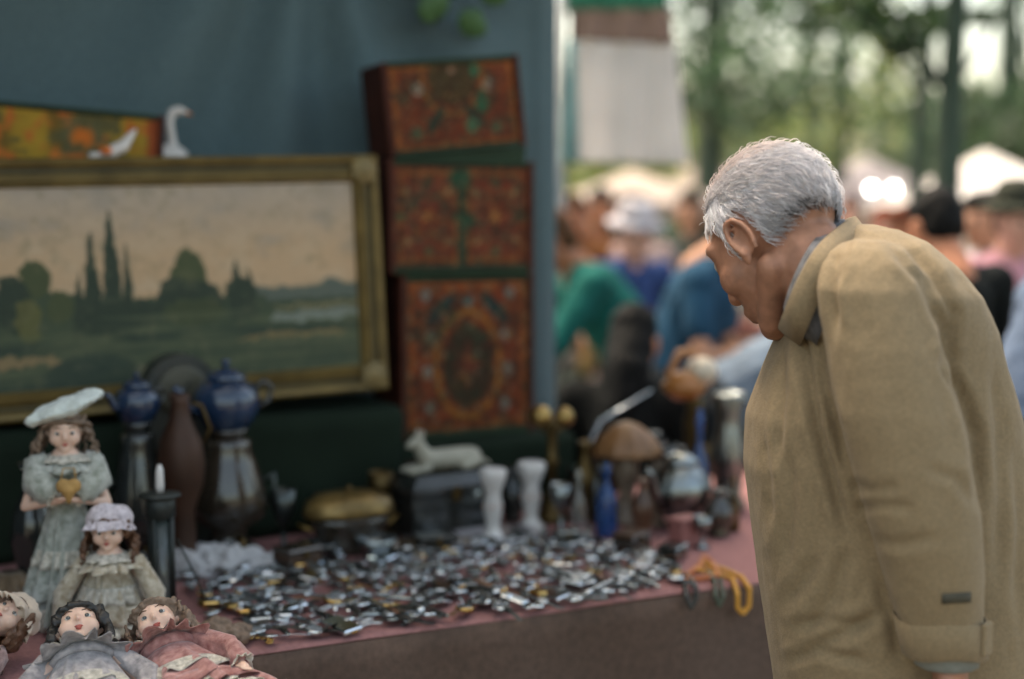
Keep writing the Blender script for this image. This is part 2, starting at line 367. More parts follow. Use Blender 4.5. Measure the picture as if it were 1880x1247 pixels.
# risers at the back of the table, dark green cloth
greenm = mat('dark green cloth', L(30, 39, 30), .95, var=.2, ns=5, bump=.4, bs=150, spec=.1)
def riser(s0, s1, t0, t1, z, label):
    r = thing('display_riser', label, 'riser', P((s0 + s1) / 2, (t0 + t1) / 2, TZ), TA)
    w, d, h = s1 - s0, t1 - t0, z - TZ
    mb = MB()
    def f(a, b):
        x = -w / 2 + w * a
        # front sheet with vertical folds, then over the top
        if b < .6: zz = h * b / .6; return (x, -d / 2 - .004 - .008 * (1 - b / .6) * math.sin(x * 40), zz + .001)
        return (x, -d / 2 + d * (b - .6) / .4, h + .001)
    mb.grid(f, 60, 16).build('cover', greenm, r, True, .002)
    MB().box((0, .01, h / 2 - .003), (w - .01, d - .03, h - .01)).build('crate', woodm, r, False); return r
riser(-1.1, .70, .90, 1.24, 1.06, 'dark green covered riser below the gilt framed painting')
riser(.705, 1.22, .92, 1.24, .955, 'lower dark green riser carrying the stacked painted chests')

# ================================================================== THE PAINTING
gold = mat('old gilt', L(116, 96, 54), .5, .4, var=.3, ns=14, bump=.4, bs=70)
goldd = mat('dark gilt', L(74, 64, 36), .6, .3, var=.3, ns=14, bump=.5, bs=60)
PT = .95
RB = on_t(707, 713, PT)                     # bottom right outer corner
PW, PH, FW = 1.25, .604, .068
rt = thing('framed_painting', 'wide landscape painting in a gilt frame against the backcloth', 'painting', P(RB[0], PT, RB[1]), TA)
rt.rotation_euler = (math.radians(-2.5), math.radians(-1.7), TA)
# local: x to the right, z up, origin at bottom right corner
def moulding(name, L_, horizontal, flip):
    prof = [(0, 0), (0, .026), (.008, .034), (.017, .031), (.023, .021), (.035, .018), (.045, .026), (.051, .028), (.057, .019), (.063, .022), (FW, .014), (FW, 0)]
    rings = []
    for e in (0, 1):
        rg = []
        for w, d in prof:
            m = w if e == 0 else L_ - w
            rg.append((m, w, d))
        rings.append(rg)
    out = []
    for rg in rings:
        o = []
        for m, w, d in rg:
            if name == 'bottom': o.append((-PW + m, -d, w))
            elif name == 'top': o.append((-PW + m, -d, PH - w))
            elif name == 'left': o.append((-PW + w, -d, m))
            else: o.append((-w, -d, m))
        out.append(o)
    return out
for nm, ln_ in (('bottom', PW), ('top', PW), ('left', PH), ('right', PH)):
    mb = MB().loft(moulding(nm, ln_, 0, 0)); o = mb.build('frame_rail', gold, rt); sharp(o, 30)
    # dark hollow line in the moulding and the ornament beads
    w0, w1 = .0235, .036
    q = []
    for (w) in (w0, w1):
        if nm in ('bottom', 'top'): z = w if nm == 'bottom' else PH - w; q += [(-PW + w, -.0235, z), (-w, -.0235, z)]
        else: x = -PW + w if nm == 'left' else -w; q += [(x, -.0235, w), (x, -.0235, PH - w)]
    MB().add(q, [(0, 1, 3, 2)]).build('hollow', goldd, rt, False)
for cx in (-PW + .04, -.04):
    for cz in (.04, PH - .04):
        mb = MB(); mb.ell((cx, -.032, cz), (.024, .012, .024))
        for k in range(7): a = k * 2 * PI / 7; mb.ell((cx + .026 * math.cos(a), -.030, cz + .026 * math.sin(a)), (.013, .009, .013), nu=10, nv=6)
        blob('corner_ornament', mb, .0035, mat('worn gilt', L(120, 102, 64), .55, .3, var=.3, ns=20), rt, 2)
# canvas
NX, NZ = 300, 150
x0, x1, z0, z1 = -PW + FW - .004, -FW + .004, FW - .004, PH - FW + .004
gx, gz = np.meshgrid(np.linspace(0, 1, NX), np.linspace(0, 1, NZ))
X = x0 + (x1 - x0) * gx; Z = z0 + (z1 - z0) * gz
sx = 660 - (x1 - X) / (x1 - (x1 - .86)) * 660       # painting column in photo-like units
sy = 335 + (1 - gz) * 345
n1 = fbm(sx / 60, sy / 40, 31); n2 = fbm(sx / 14, sy / 14, 33); n3 = fbm(sx / 120, sy / 12, 35)
def mixc(a, b, f): f = np.clip(f, 0, 1)[..., None]; return np.asarray(a, float) * (1 - f) + np.asarray(b, float) * f
C = mixc((170, 154, 138), (190, 158, 124), (sy - 340) / 120)
C = mixc(C, (192, 168, 140), (n1 - .5) * 1.6 * (sy < 520)); C = mixc(C, (150, 140, 128), (.42 - n1) * 2 * (sy < 470))
dk = np.array((52, 62, 50)); dk2 = np.array((74, 80, 54))
def paint(mask, c): 
    global C
    C = mixc(C, c, mask)
edge = (n2 - .5) * 40
gl = 545 - 20 * np.exp(-((sx - 60) / 120) ** 2) + edge * .6
far = np.clip((sy - (522 + edge * .35 - 12 * np.exp(-((sx - 605) / 25) ** 2))) / 4, 0, 1) * (sx > 440)
paint(far, (92, 98, 88))
paint(np.clip((sy - np.where(sx > 470, 548 + edge * .3, gl - 12)) / 4, 0, 1), (66, 76, 58))
def ellm(cx, cy, rx, ry): return np.clip((1 - ((sx - cx + edge * .35) / rx) ** 2 - ((sy - cy + edge * .5) / ry) ** 2) * 5, 0, 1)
def spire(cx, top, bot, w):
    f = np.clip((sy - top) / (bot - top), 0, 1.2); return np.clip((w * (.12 + f ** .8) - np.abs(sx - cx + edge * .25)) / 3, 0, 1) * (sy > top) * (sy < bot + 20)
for a in ((50, 490, 30, 30), (10, 530, 34, 50), (90, 540, 26, 30), (325, 505, 36, 58), (300, 540, 40, 40), (350, 545, 40, 40), (425, 540, 32, 40), (240, 560, 40, 26), (-60, 500, 40, 70), (-130, 520, 40, 60)): paint(ellm(*a), dk2 if a[0] in (50, 325, 90) else dk)
for a in ((185, 378, 590, 22), (150, 415, 590, 20), (213, 435, 590, 14), (125, 480, 590, 14), (415, 470, 560, 16), (440, 490, 560, 14)): paint(spire(*a), dk)
paint(ellm(36, 560, 24, 40) * .6, (112, 104, 56)); paint(ellm(330, 560, 60, 26) * .5, (80, 84, 52))
paint(np.clip((sy - 588) / 20, 0, 1), (70, 78, 60)); paint(np.clip((n3 - .5) * 5, 0, 1) * (sy > 560) * .6, (96, 100, 74)); paint(np.clip((.45 - n3) * 6, 0, 1) * (sy > 590) * .7, (48, 60, 52))
paint(ellm(580, 578, 110, 10) * .8, (134, 138, 128)); paint(ellm(600, 560, 120, 6) * .6, (150, 130, 96))
paint(ellm(520, 612, 120, 6) * .7, (140, 116, 78)); paint(ellm(10, 628, 80, 9) * .8, (146, 120, 86)); paint(ellm(275, 662, 70, 22) * .8, (134, 126, 100)); paint(ellm(140, 660, 90, 40) * .6, (50, 62, 54))
paint(np.clip((n2 - .55) * 3, 0, 1) * .35, (120, 112, 84))
vs = np.stack([X, np.full_like(X, -.012) - .0008 * n2, Z], -1).reshape(-1, 3)
idx = np.arange(NX * NZ).reshape(NZ, NX); fs = np.stack([idx[:-1, :-1], idx[:-1, 1:], idx[1:, 1:], idx[1:, :-1]], -1).reshape(-1, 4)
me = bpy.data.meshes.new('canvas'); me.from_pydata(vs.tolist(), [], fs.tolist()); color_attr(me, lin(C).reshape(-1, 3)); me.materials.append(mat('oil paint', attr='paint', spec=.2, rough=.55, var=.06, ns=60, bump=.3, bs=120))
me.polygons.foreach_set('use_smooth', [True] * len(me.polygons)); link('canvas', me, rt)
MB().box((-PW / 2, .002, PH / 2), (PW - .01, .014, PH - .01)).build('backing_board', woodm, rt, False)

# ================================================================== PAINTED CHESTS
def ornament(kind, u, v, asp):
    """floral folk pattern; u across 0..1, v up 0..1"""
    x = (u - .5) * asp; y = v - .5; ax = np.abs(x); n = fbm(u * 9 * asp, v * 9, 51); n2 = fbm(u * 30 * asp, v * 30, 57)
    D = lambda cx, cy, rx, ry=None: ((ax - cx) / rx) ** 2 + ((y - cy) / (ry or rx)) ** 2
    hx = asp / 2
    if kind == 'tray':
        C = np.broadcast_to(np.array((168, 132, 44.)), u.shape + (3,)).copy()
        C = mixc(C, (120, 92, 36), (n - .5) * 4)
        for cx in np.arange(-hx, hx, .42):
            for cy, rr in ((-.28, .15), (.12, .12), (.42, .1)):
                d = np.hypot(x - cx - (.2 if cy > 0 else 0), y - cy); a = np.arctan2(y - cy, x - cx - (.2 if cy > 0 else 0))
                C = mixc(C, (96, 92, 62), (rr * (1 + .15 * np.cos(a * 8)) - d) * 30)
                C = mixc(C, (206, 110, 40), (rr * .5 - d) * 40)
        q_ = fbm(u * 26 * asp, v * 26, 71); C = mixc(C, (92, 84, 50), (q_ - .55) * 8); C = mixc(C, (190, 104, 44), (.42 - q_) * 8); d = (np.abs((x * 5) % 1 - .5) + np.abs((y * 4.3) % 1 - .5)); C = mixc(C, (206, 120, 50), (.22 - d) * 8 * (n > .5))
        C = mixc(C, (150, 72, 36), (u - .955) * 60); return C
    C = np.broadcast_to(np.array((140, 62, 32.)), u.shape + (3,)).copy(); C = mixc(C, (92, 52, 34), (n - .45) * 3)
    if kind == 'doors':
        for cx in (-hx * .5, hx * .5):
            d = np.maximum(np.abs(x - cx) / (hx * .42), np.abs(y) / .44); a = np.arctan2(y, x - cx); r = np.hypot(x - cx, y)
            C = mixc(C, (168, 104, 48), (1 - np.abs(d - .95) * 14)); C = mixc(C, (136, 62, 40), (.9 - d) * 5 * (n > .4))
            C = mixc(C, (84, 76, 48), (1 - np.abs(r - .2 - .04 * np.cos(a * 6)) * 22) * .8); C = mixc(C, (186, 116, 60), (.07 + .02 * np.cos(a * 5) - r) * 50)
            for k in range(8):
                e = np.hypot(x - cx - .3 * math.cos(k * PI / 4), y - .33 * math.sin(k * PI / 4)); C = mixc(C, (172, 128, 84) if k % 2 else (78, 92, 60), (.055 - e) * 50)
        C = mixc(C, (44, 74, 50), (.06 - ax) * 40); C = mixc(C, (48, 88, 60), (.13 - np.hypot(x + .02, y - .36)) * 30); C = mixc(C, (50, 84, 58), (.09 - np.hypot(x - .06, y + .05)) * 30)
        C = mixc(C, (46, 56, 42), (v - .965) * 60); C = mixc(C, (46, 56, 42), (.05 - v) * 60)
    elif kind == 'lid':
        C = mixc(C, (176, 96, 42), (np.maximum(ax / hx, np.abs(y) * 2) - .86) * 30); C = mixc(C, (110, 44, 28), (np.maximum(ax / hx, np.abs(y) * 2) - .965) * 60)
        C = mixc(C, (84, 66, 36), (1 - D(0, .32, .34, .34)) * 5); C = mixc(C, (178, 118, 48), (1 - np.abs(np.sqrt(D(0, .32, .4, .42)) - 1) * 9))
        C = mixc(C, (186, 160, 140), (1 - D(.46, .22, .08)) * 4); C = mixc(C, (190, 150, 130), (1 - D(.0, .42, .05)) * 4)
        C = mixc(C, (44, 66, 50), (1 - (((ax - .26) * .8 + (y + .16) * .6) / .07) ** 2 - ((-(ax - .26) * .6 + (y + .16) * .8) / .2) ** 2) * 4)
        C = mixc(C, (56, 112, 76), (1 - ((x - .36) / .1) ** 2 - ((y - .02) / .16) ** 2) * 3); C = mixc(C, (74, 128, 92), (1 - ((x - .2) / .09) ** 2 - ((y + .25) / .1) ** 2) * 3); C = mixc(C, (70, 128, 88), (1 - ((x - .3) / .07) ** 2 - ((y - .4) / .1) ** 2) * 3)
        C = mixc(C, (92, 98, 68), (1 - D(.52, -.3, .09)) * 3)
    else:
        C = mixc(C, (160, 82, 38), (np.maximum(ax / hx, np.abs(y) * 2) - .84) * 30); C = mixc(C, (52, 58, 40), (np.maximum(ax / hx, np.abs(y) * 2) - .95) * 60)
        r = np.sqrt(D(0, -.06, .2, .3)); C = mixc(C, (60, 50, 32), (1 - r) * 6); C = mixc(C, (176, 118, 44), 1 - np.abs(r - 1.15) * 8); C = mixc(C, (150, 88, 70), (.035 - np.hypot(x, y + .02)) * 60)
        C = mixc(C, (120, 60, 40), (.10 + .03 * np.cos(np.arctan2(y + .06, x) * 8) - np.hypot(x, (y + .06) * .7)) * 20)
        for cx, cy in ((.27, .13), (.29, -.1), (.3, .4), (.27, -.33)): C = mixc(C, (140, 128, 116), (1 - D(cx, cy, .04, .05)) * 3)
        C = mixc(C, (44, 62, 58), (1 - (((ax - .2) * .7 - (y - .3) * .7) / .14) ** 2 - (((ax - .2) * .7 + (y - .3) * .7) / .05) ** 2) * 4)
        C = mixc(C, (96, 122, 116), (.05 - np.hypot(x, y - .36)) * 40)
    # dense small filling motifs and wear
    q = fbm(u * 16 * asp, v * 16, 61); q2 = fbm(u * 16 * asp + 7, v * 16 + 3, 67); sp_ = np.sin(u * asp * 52) * np.sin(v * 52)
    C = mixc(C, (150, 98, 48), (q - .56) * 4 * (sp_ > -.2)); C = mixc(C, (58, 72, 52), (q2 - .58) * 4); C = mixc(C, (132, 116, 98), (sp_ - .72) * 5 * (q > .5))
    C = mixc(C, (84, 44, 30), (.42 - q) * 4)
    return mixc(C, (70, 50, 36), (n2 - .55) * 3) * .84
lacq = mat('painted lacquer', attr='paint', spec=.15, rough=.6, var=.25, ns=22, bump=.25, bs=60)
redw = mat('red brown painted wood', L(70, 36, 26), .6, spec=.15, var=.3, ns=9, bump=.2)
dgreenw = mat('dark green painted wood', L(40, 54, 38), .6, spec=.15, var=.25, ns=9, bump=.2)
def pattern_panel(parent, kind, w, h, c, name='painted_panel', n=110):
    nx = n; nz = max(20, int(n * h / w)); gx, gz = np.meshgrid(np.linspace(0, 1, nx), np.linspace(0, 1, nz)); C = ornament(kind, gx, gz, w / h)
    lum = C.mean(-1); d = -.004 - (lum - 60) / 255 * .004
    vs = np.stack([c[0] + (gx - .5) * w, c[1] + d, c[2] + (gz - .5) * h], -1).reshape(-1, 3)
    idx = np.arange(nx * nz).reshape(nz, nx); fs = np.stack([idx[:-1, :-1], idx[:-1, 1:], idx[1:, 1:], idx[1:, :-1]], -1).reshape(-1, 4)
    me = bpy.data.meshes.new(name); me.from_pydata(vs.tolist(), [], fs.tolist()); color_attr(me, lin(C).reshape(-1, 3)); me.materials.append(lacq)
    me.polygons.foreach_set('use_smooth', [True] * len(me.polygons)); return link(name, me, parent)
def chest(label, s, t, z, w, h, d, kind, roll=0, tilt=0, yaw=0, name='painted_chest', two=False):
    c = thing(name, label, 'chest', P(s, t, z), TA + yaw, 'stacked painted chests'); c.rotation_euler = (tilt, roll, TA + yaw)
    sharp(MB().box((0, d / 2, h / 2), (w, d, h), bev=.006).build('case', redw, c, True), 30)
    pattern_panel(c, kind, w - .03, h - .026, (0, 0, h / 2))
    e = .015
    for x in (-w / 2 + e / 2, w / 2 - e / 2): MB().box((x, -.005, h / 2), (e, .014, h), bev=.003).build('edge_strip', redw, c, False)
    for zz in (e / 2, h - e / 2): MB().box((0, -.0045, zz), (w - 2 * e, .012, e - .001), bev=.003).build('edge_strip', dgreenw, c, False)
    return c
T0 = 1.0
sL, zB = on_t(735, 800, T0); sR, _ = on_t(977, 800, T0)
cs = (sL + sR) / 2; cw = sR - sL
z1 = on_t(860, 503, T0)[1]
chest('lowest painted chest of the stack, with a dark oval medallion', cs, T0, .957, cw, z1 - .957, .2, 'panel')
z2 = on_t(860, 293, T0)[1]
chest('middle painted chest of the stack, with two orange door panels', cs - .018, T0 - .004, z1 + .002, cw + .03, z2 - z1 - .004, .2, 'doors')
z3 = on_t(830, 118, T0)[1]
chest('topmost painted chest, tilted, with a bright orange border', cs - .02 - .005, T0 - .002, z2 + .020, cw - .005, z3 - z2 - .004, .17, 'lid', roll=math.radians(-6.0), yaw=-.05)
c3 = [o for o in bpy.data.objects if o.get('label', '').startswith('topmost painted chest')][0]
MB().loft([[(-cw / 2, y, -.002), (cw / 2, y, -.002), (cw / 2 - .01, y, -.044), (-cw / 2, y, -.006)] for y in (.0, .16)]).build('wedge_foot', dgreenw, c3, False)
# floral tray chest behind the painting, its upper strip shows
sa, za = on_t(268, 205, 1.1); sb_, zb_ = on_t(0, 180, 1.1)
c = chest('yellow floral painted chest showing above the left of the frame', sa - .33, 1.1, 1.062, .66, za - 1.062, .13, 'tray', roll=-math.atan2(za - zb_, sa - sb_), yaw=.0, name='painted_chest')
c.location.z += .012
# dark box and white swan behind the frame
bx = thing('wooden_box', 'dark wooden box hidden behind the painting under the swan', 'box', P(.21, 1.17, 1.062), TA)
zt = on_t(315, 305, 1.15)[1]
MB().box((0, 0, (zt - 1.062) / 2), (.3, .12, zt - 1.062), bev=.006).build('case', mat('dark wood', L(58, 44, 32), .5, var=.3, ns=7), bx, False)
ss, _ = on_t(318, 290, 1.15)
porc = mat('white porcelain', L(206, 196, 190), .25, var=.06, ns=10, coat=.4)
sw = thing('swan_figurine', 'white porcelain swan neck rising above the picture frame', 'figurine', P(ss, 1.15, zt), TA)
zz = on_t(318, 195, 1.15)[1] - zt
mb = MB(); mb.ell((-.02, 0, .028), (.06, .03, .028)); mb.chain([(.005, 0, .03), (-.002, 0, .06), (-.008, 0, zz * .72), (.0, 0, zz * .9), (.016, 0, zz - .01), (.032, 0, zz - .014)], [.016, .0125, .0105, .0115, .0125, .008])
mb.ell((-.075, 0, .045), (.02, .016, .012)); blob('body', mb, .004, porc, sw, 2)
MB().cap((.034, 0, zz - .014), (.048, 0, zz - .02), .0055, .003).build('beak', mat('amber beak', L(190, 110, 40), .4), sw)
# orange and white bird leaning by the tray chest
ss, zb2 = on_t(200, 292, 1.0)
bd = thing('bird_figurine', 'small cream and orange bird perched on the frame by the floral chest', 'figurine', P(ss, .985, 0), TA); 
bd.location.z = on_t(200, 296, .985)[1]
mb = MB(); mb.chain([(-.035, 0, .012), (0, 0, .02), (.03, 0, .035), (.06, 0, .075)], [.006, .017, .016, .005]); mb.ell((-.04, 0, .012), (.012, .01, .01)); blob('body', mb, .004, porc, bd, 2)
MB().ell((-.01, -.006, .024), (.016, .016, .012)).build('wing', mat('orange glaze', L(206, 110, 48), .3), bd)
# sprig of leaves hanging at the top of the backcloth
vine = thing('leaf_sprig', 'green leaves hanging over the top of the backcloth', 'leaves', P(.9, CT - .06, 2.79), TA)
MB().tube([(0, .04, 0), (-.01, -.03, -.15), (-.03, -.02, -.42), (.02, -.02, -.58)], .003, 6).build('stem', bark, vine)
for px, py, sc_ in ((790, 8, .055), (868, 38, .05), (812, -40, .06), (905, -20, .05), (760, -60, .055)):
    s_, z_ = on_t(px, py, CT - .08); lv = MB()
    lv.grid(lambda a, b: ((a - .5) * 2 * sc_ * math.sin(PI * min(1, b * .97 + .015)) ** .7, -.012 * math.sin(b * 3), (b - .5) * 1.7 * sc_ - .35 * sc_ * abs(a - .5)), 6, 8)
    o = lv.build('leaf', mat('vine leaf', L(74, 110, 62), .5, var=.2, ns=20, translucent=.3), vine, True, .0006); o.location = (s_ - .9, -.02, z_ - 2.79); o.rotation_euler = (.2, .5 if px > 800 else -.4, .1)
    MB().tube([(-.02, -.02, -.4 if py > 0 else -.2), (s_ - .9, -.02, z_ - 2.79 + .3 * sc_)], .0018, 5).build('petiole', bark, vine)
# ================================================================== GOODS ON THE TABLE
silver = mat('silver', (.58, .62, .66), .14, 1, var=.12, ns=30)
steel = mat('brushed steel', (.24, .26, .26), .26, 1, var=.2, ns=40)
dsteel = mat('tarnished steel', (.07, .078, .076), .3, .9, var=.3, ns=30)
brass = mat('brass', L(158, 130, 78), .3, .85, var=.2, ns=25)
dbrass = mat('tarnished brass', L(84, 68, 40), .4, .85, var=.35, ns=14, bump=.15)
copper = mat('old copper', L(60, 36, 22), .55, .3, var=.3, ns=12, bump=.2)
bluee = mat('blue enamel', L(30, 48, 74), .18, var=.25, ns=14, coat=.6)
blackg = mat('black gloss', (.018, .019, .018), .14, var=.3, ns=20, coat=.5)
darkg = mat('dark brown glaze', (.032, .024, .017), .16, var=.4, ns=9, coat=.6)
blackm = mat('black metal', (.022, .026, .024), .45, .3, var=.3, ns=20, bump=.2)
leather = mat('dark leather', (.03, .026, .022), .55, var=.3, ns=30, bump=.3)
leatherb = mat('brown leather', L(92, 60, 38), .55, var=.3, ns=30, bump=.3)
glassb = mat('blue glass', L(60, 110, 190), .08, var=.1, trans=.75)
glassc = mat('clear glass', (.86, .9, .88), .05, var=.03, trans=.92)
white = mat('white glaze', L(196, 192, 190), .3, var=.1, ns=16, coat=.3)
walnut = mat('walnut', L(64, 44, 30), .4, var=.35, ns=5, stretch=(1, 1, 6), bump=.15)

def put(name, label, cat, s, t, yaw=0, group=None, z=TZ + .002): return thing(name, label, cat, P(s, t, z), TA + yaw, group)
def hgt(px, py, t): return on_t(px, py, t)[1] - TZ
def sof(px, t, py=900): return on_t(px, py, t)[0]

# --- dark urn lamps carrying blue enamel teapots
def teapot(label, loc, R, yaw, big):
    t = thing('teapot', label, 'teapot', loc, TA + yaw, 'blue enamel teapots')
    MB().lathe([(0, 0), (R * .62, 0), (R * .72, R * .06), (R * .95, R * .5), (R, R * .8), (R * .93, R * 1.12), (R * .7, R * 1.38), (R * .55, R * 1.44), (R * .55, R * 1.5), (0, R * 1.5)], 32).build('pot', bluee, t)
    ld = MB().lathe([(R * .6, R * 1.49), (R * .62, R * 1.53), (R * .5, R * 1.66), (R * .25, R * 1.8), (.1 * R, R * 1.84), (0, R * 1.84)], 28).build('lid', bluee, t)
    MB().lathe([(R * .07, R * 1.82), (R * .08, R * 1.9), (R * .15, R * 1.97), (R * .12, R * 2.07), (0, R * 2.1)], 16).build('knob', bluee, ld)
    MB().tube([(-R * .85, 0, R * .6), (-R * 1.25, 0, R * .8), (-R * 1.45, 0, R * 1.2), (-R * 1.65, 0, R * 1.35)], [R * .24, R * .17, R * .12, R * .1], 12).build('spout', bluee, t)
    MB().tube([(R * .85, 0, R * 1.15), (R * 1.25, 0, R * 1.35), (R * 1.5, 0, R * 1.15), (R * 1.4, 0, R * .75), (R * .92, 0, R * .5)], R * .09, 10).build('handle', blackg, t)
    return t
def urn(label, s, t, zt, R, m):
    o = put('samovar', label, 'samovar', s, t, 0, 'dark glossy samovars'); h = zt
    MB().lathe([(0, 0), (R * .8, 0), (R * .85, .02), (R * .5, .04), (R * .42, .07), (R * .9, .1), (R * 1.0, h * .42), (R * .93, h * .55), (R * .72, h * .75), (R * .6, h * .86), (R * .62, h * .9), (R * .5, h * .93), (0, h * .93)], 36).build('urn', m, o)
    MB().lathe([(R * .42, h * .92), (R * .46, h * .96), (R * .55, h), (0, h)], 30).build('crown', m, o)
    MB().tube([(0, -R * .9, h * .2), (0, -R * 1.25, h * .2), (0, -R * 1.35, h * .16)], [.01, .008, .006], 10).build('tap', dbrass, o)
    for sg in (-1, 1): MB().tube([(sg * R * .9, 0, h * .58), (sg * R * 1.2, 0, h * .62), (sg * R * 1.22, 0, h * .46), (sg * R * .98, 0, h * .4)], .006, 8).build('handle', dsteel, o)
    return o
tU = .72
s_ = sof(418, tU); zt = hgt(418, 788, tU); urn('tall dark brown glossy samovar under the large blue teapot', s_, tU, zt, .092, darkg)
teapot('large round blue enamel teapot on top of the right samovar', P(s_, tU, TZ + .002 + zt), .077, .15, True)
s2 = sof(255, tU - .05); zt2 = hgt(255, 775, tU - .05); urn('slimmer black samovar under the small blue teapot, behind the dolls', s2, tU - .05, zt2, .062, blackg)
teapot('small dark blue enamel teapot on the left samovar', P(s2, tU - .05, TZ + .002 + zt2), .052, .5, False)
# arched mantel clock between them with a copper jug in front
tK = .86; s3 = sof(330, tK); h3 = hgt(330, 650, tK)
ck = put('mantel_clock', 'dark round topped mantel clock behind the two samovars', 'clock', s3, tK)
wv = .085; prof = [(-wv, 0), (wv, 0)] + [(wv * math.cos(a), h3 - wv + wv * math.sin(a)) for a in [PI * i / 18 for i in range(19)]]
MB().loft([[(x, -.04, z) for x, z in prof], [(x, .03, z) for x, z in prof]]).build('case', mat('ebonised wood', (.028, .03, .026), .45, var=.3, ns=7), ck, False)
MB().lathe([(.055, 0), (.06, .004), (.06, .008), (.052, .01), (0, .01)], 32, (0, -.04, h3 - wv), Matrix.Rotation(PI / 2, 3, 'X')).build('dial', mat('aged dial', L(70, 66, 52), .5), ck)
for a, l_ in ((.6, .03), (2.4, .042)): MB().box((l_ / 2 * math.sin(a), -.052, h3 - wv + l_ / 2 * math.cos(a)), (.004, .002, l_), Matrix.Rotation(a, 3, 'Y')).build('clock_hand', blackm, ck, False)
tC = .62; s4 = sof(333, tC); zc = hgt(333, 725, tC)
cj = put('copper_jug', 'round reddish copper jug between the samovars', 'jug', s4, tC)
MB().lathe([(0, 0), (.042, 0), (.05, .01), (.04, .04), (.035, zc * .35), (.06, zc * .5), (.066, zc * .62), (.058, zc * .74), (.03, zc * .86), (.024, zc * .95), (.03, zc), (.024, zc), (0, zc * .93)], 30).build('body', copper, cj)
MB().tube([(.055, 0, zc * .7), (.085, 0, zc * .8), (.06, 0, zc * .93), (.028, 0, zc * .95)], .005, 8).build('handle', dbrass, cj)
cj.scale = (.8, .8, 1)
# --- black lantern
tL = .34; s5 = sof(297, tL, 1060); hl = hgt(297, 905, tL)
ln_ = put('lantern', 'tall black metal lantern right of the bonnet doll', 'lantern', s5, tL)
MB().lathe([(0, 0), (.034, 0), (.036, .008), (.03, .014), (.03, .02), (0, .02)], 24).build('base', blackm, ln_)
for k in range(4): a = PI / 4 + k * PI / 2; MB().tube([(.026 * math.cos(a), .026 * math.sin(a), .018), (.024 * math.cos(a), .024 * math.sin(a), hl * .8)], .006 if k % 2 else .005, 8).build('post', blackm, ln_)
MB().lathe([(.02, .02), (.022, .03), (.02, hl * .78), (0, hl * .78)], 20).build('glass_chimney', mat('smoky glass', (.2, .24, .23), .08, var=.2, trans=.7), ln_)
MB().lathe([(.024, hl * .78), (.03, hl * .8), (.03, hl * .93), (.026, hl * .95), (.041, hl * .965), (.041, hl * .985), (.02, hl), (0, hl)], 28).build('cap', blackm, ln_)
MB().lathe([(.008, hl), (.009, hl + .012), (.0075, hl + .045), (.004, hl + .055), (0, hl + .056)], 14).build('finial', white, ln_)
MB().tube([(.03, -.01, hl * .6), (.055, -.03, hl * .35), (.085, -.05, .004)], .0022, 6).build('prop_rod', blackm, ln_)
# --- crumpled white bag
s_, t_ = st(405, 1045); bg = put('paper_bag', 'crumpled whitish paper bag lying behind the trinkets', 'bag', s_, t_ - .02, -.25)
def bagf(a, b):
    x = (a - .5) * .22; th = b * PI; r = .052 * (1 - .55 * (a) ** 1.6) + .006
    n = mnoise.noise(Vector((x * 22, b * 5, 3))) * .014 + mnoise.noise(Vector((x * 55, b * 11, 9))) * .008 + abs(mnoise.noise(Vector((x * 30, b * 9, 1)))) * -.012
    return (x, -(r * 1.25 + n) * math.cos(th), max(.001, (r * 1.15 + n * 1.4) * math.sin(th) + (.001 if 0 < b < 1 else 0)))
MB().grid(bagf, 90, 60).build('bag', mat('white paper', L(178, 176, 178), .7, var=.08, ns=14, bump=.4, bs=30, translucent=.15), bg, True, .001)

# --- brass lidded dish and dark pieces
s_, t_ = sof(640, .66), .66; h_ = hgt(640, 900, t_)
d = put('lidded_dish', 'dark oval dish with a low domed golden lid', 'dish', s_, t_)
sx_ = lambda r, z, a: r * (1 + .55 * math.cos(a) ** 2)
MB().lathe([(0, 0), (.055, 0), (.06, .01), (.05, .03), (.06, h_ * .45), (.068, h_ * .6), (0, h_ * .6)], 36, fn=sx_).build('bowl', darkg, d)
ld = MB().lathe([(.071, h_ * .6), (.072, h_ * .68), (.066, h_ * .84), (.045, h_ * .94), (.012, h_ * .97), (0, h_ * .97)], 36, fn=sx_).build('lid', mat('dull gold', L(120, 98, 58), .34, .6, var=.45, ns=22, bump=.3), d)
MB().lathe([(.006, h_ * .96), (.009, h_ + .004), (.005, h_ + .009), (0, h_ + .01)], 12).build('knob', dbrass, ld)
for sg in (-1, 1): MB().tube([(sg * .095, -.015, h_ * .4), (sg * .125, 0, h_ * .5), (sg * .095, .015, h_ * .4)], .004, 8).build('handle', brass, d)
def bowl(label, px, t, R, h, m, name='bowl', cat='bowl'):
    b = put(name, label, cat, sof(px, t, 960), t)
    MB().lathe([(0, 0), (R * .5, 0), (R * .5, h * .12), (R * .3, h * .2), (R * .8, h * .55), (R, h), (R * .96, h), (R * .75, h * .6), (R * .2, h * .3), (0, h * .3)], 30).build('body', m, b); return b
bowl('small tarnished silver bowl just in front of the golden lidded dish', 690, .56, .052, .05, steel)
bowl('low dark bowl left of the golden lidded dish', 585, .60, .05, .045, blackg)
bowl('flat dark dish in front of the black casket', 745, .55, .055, .03, darkg)
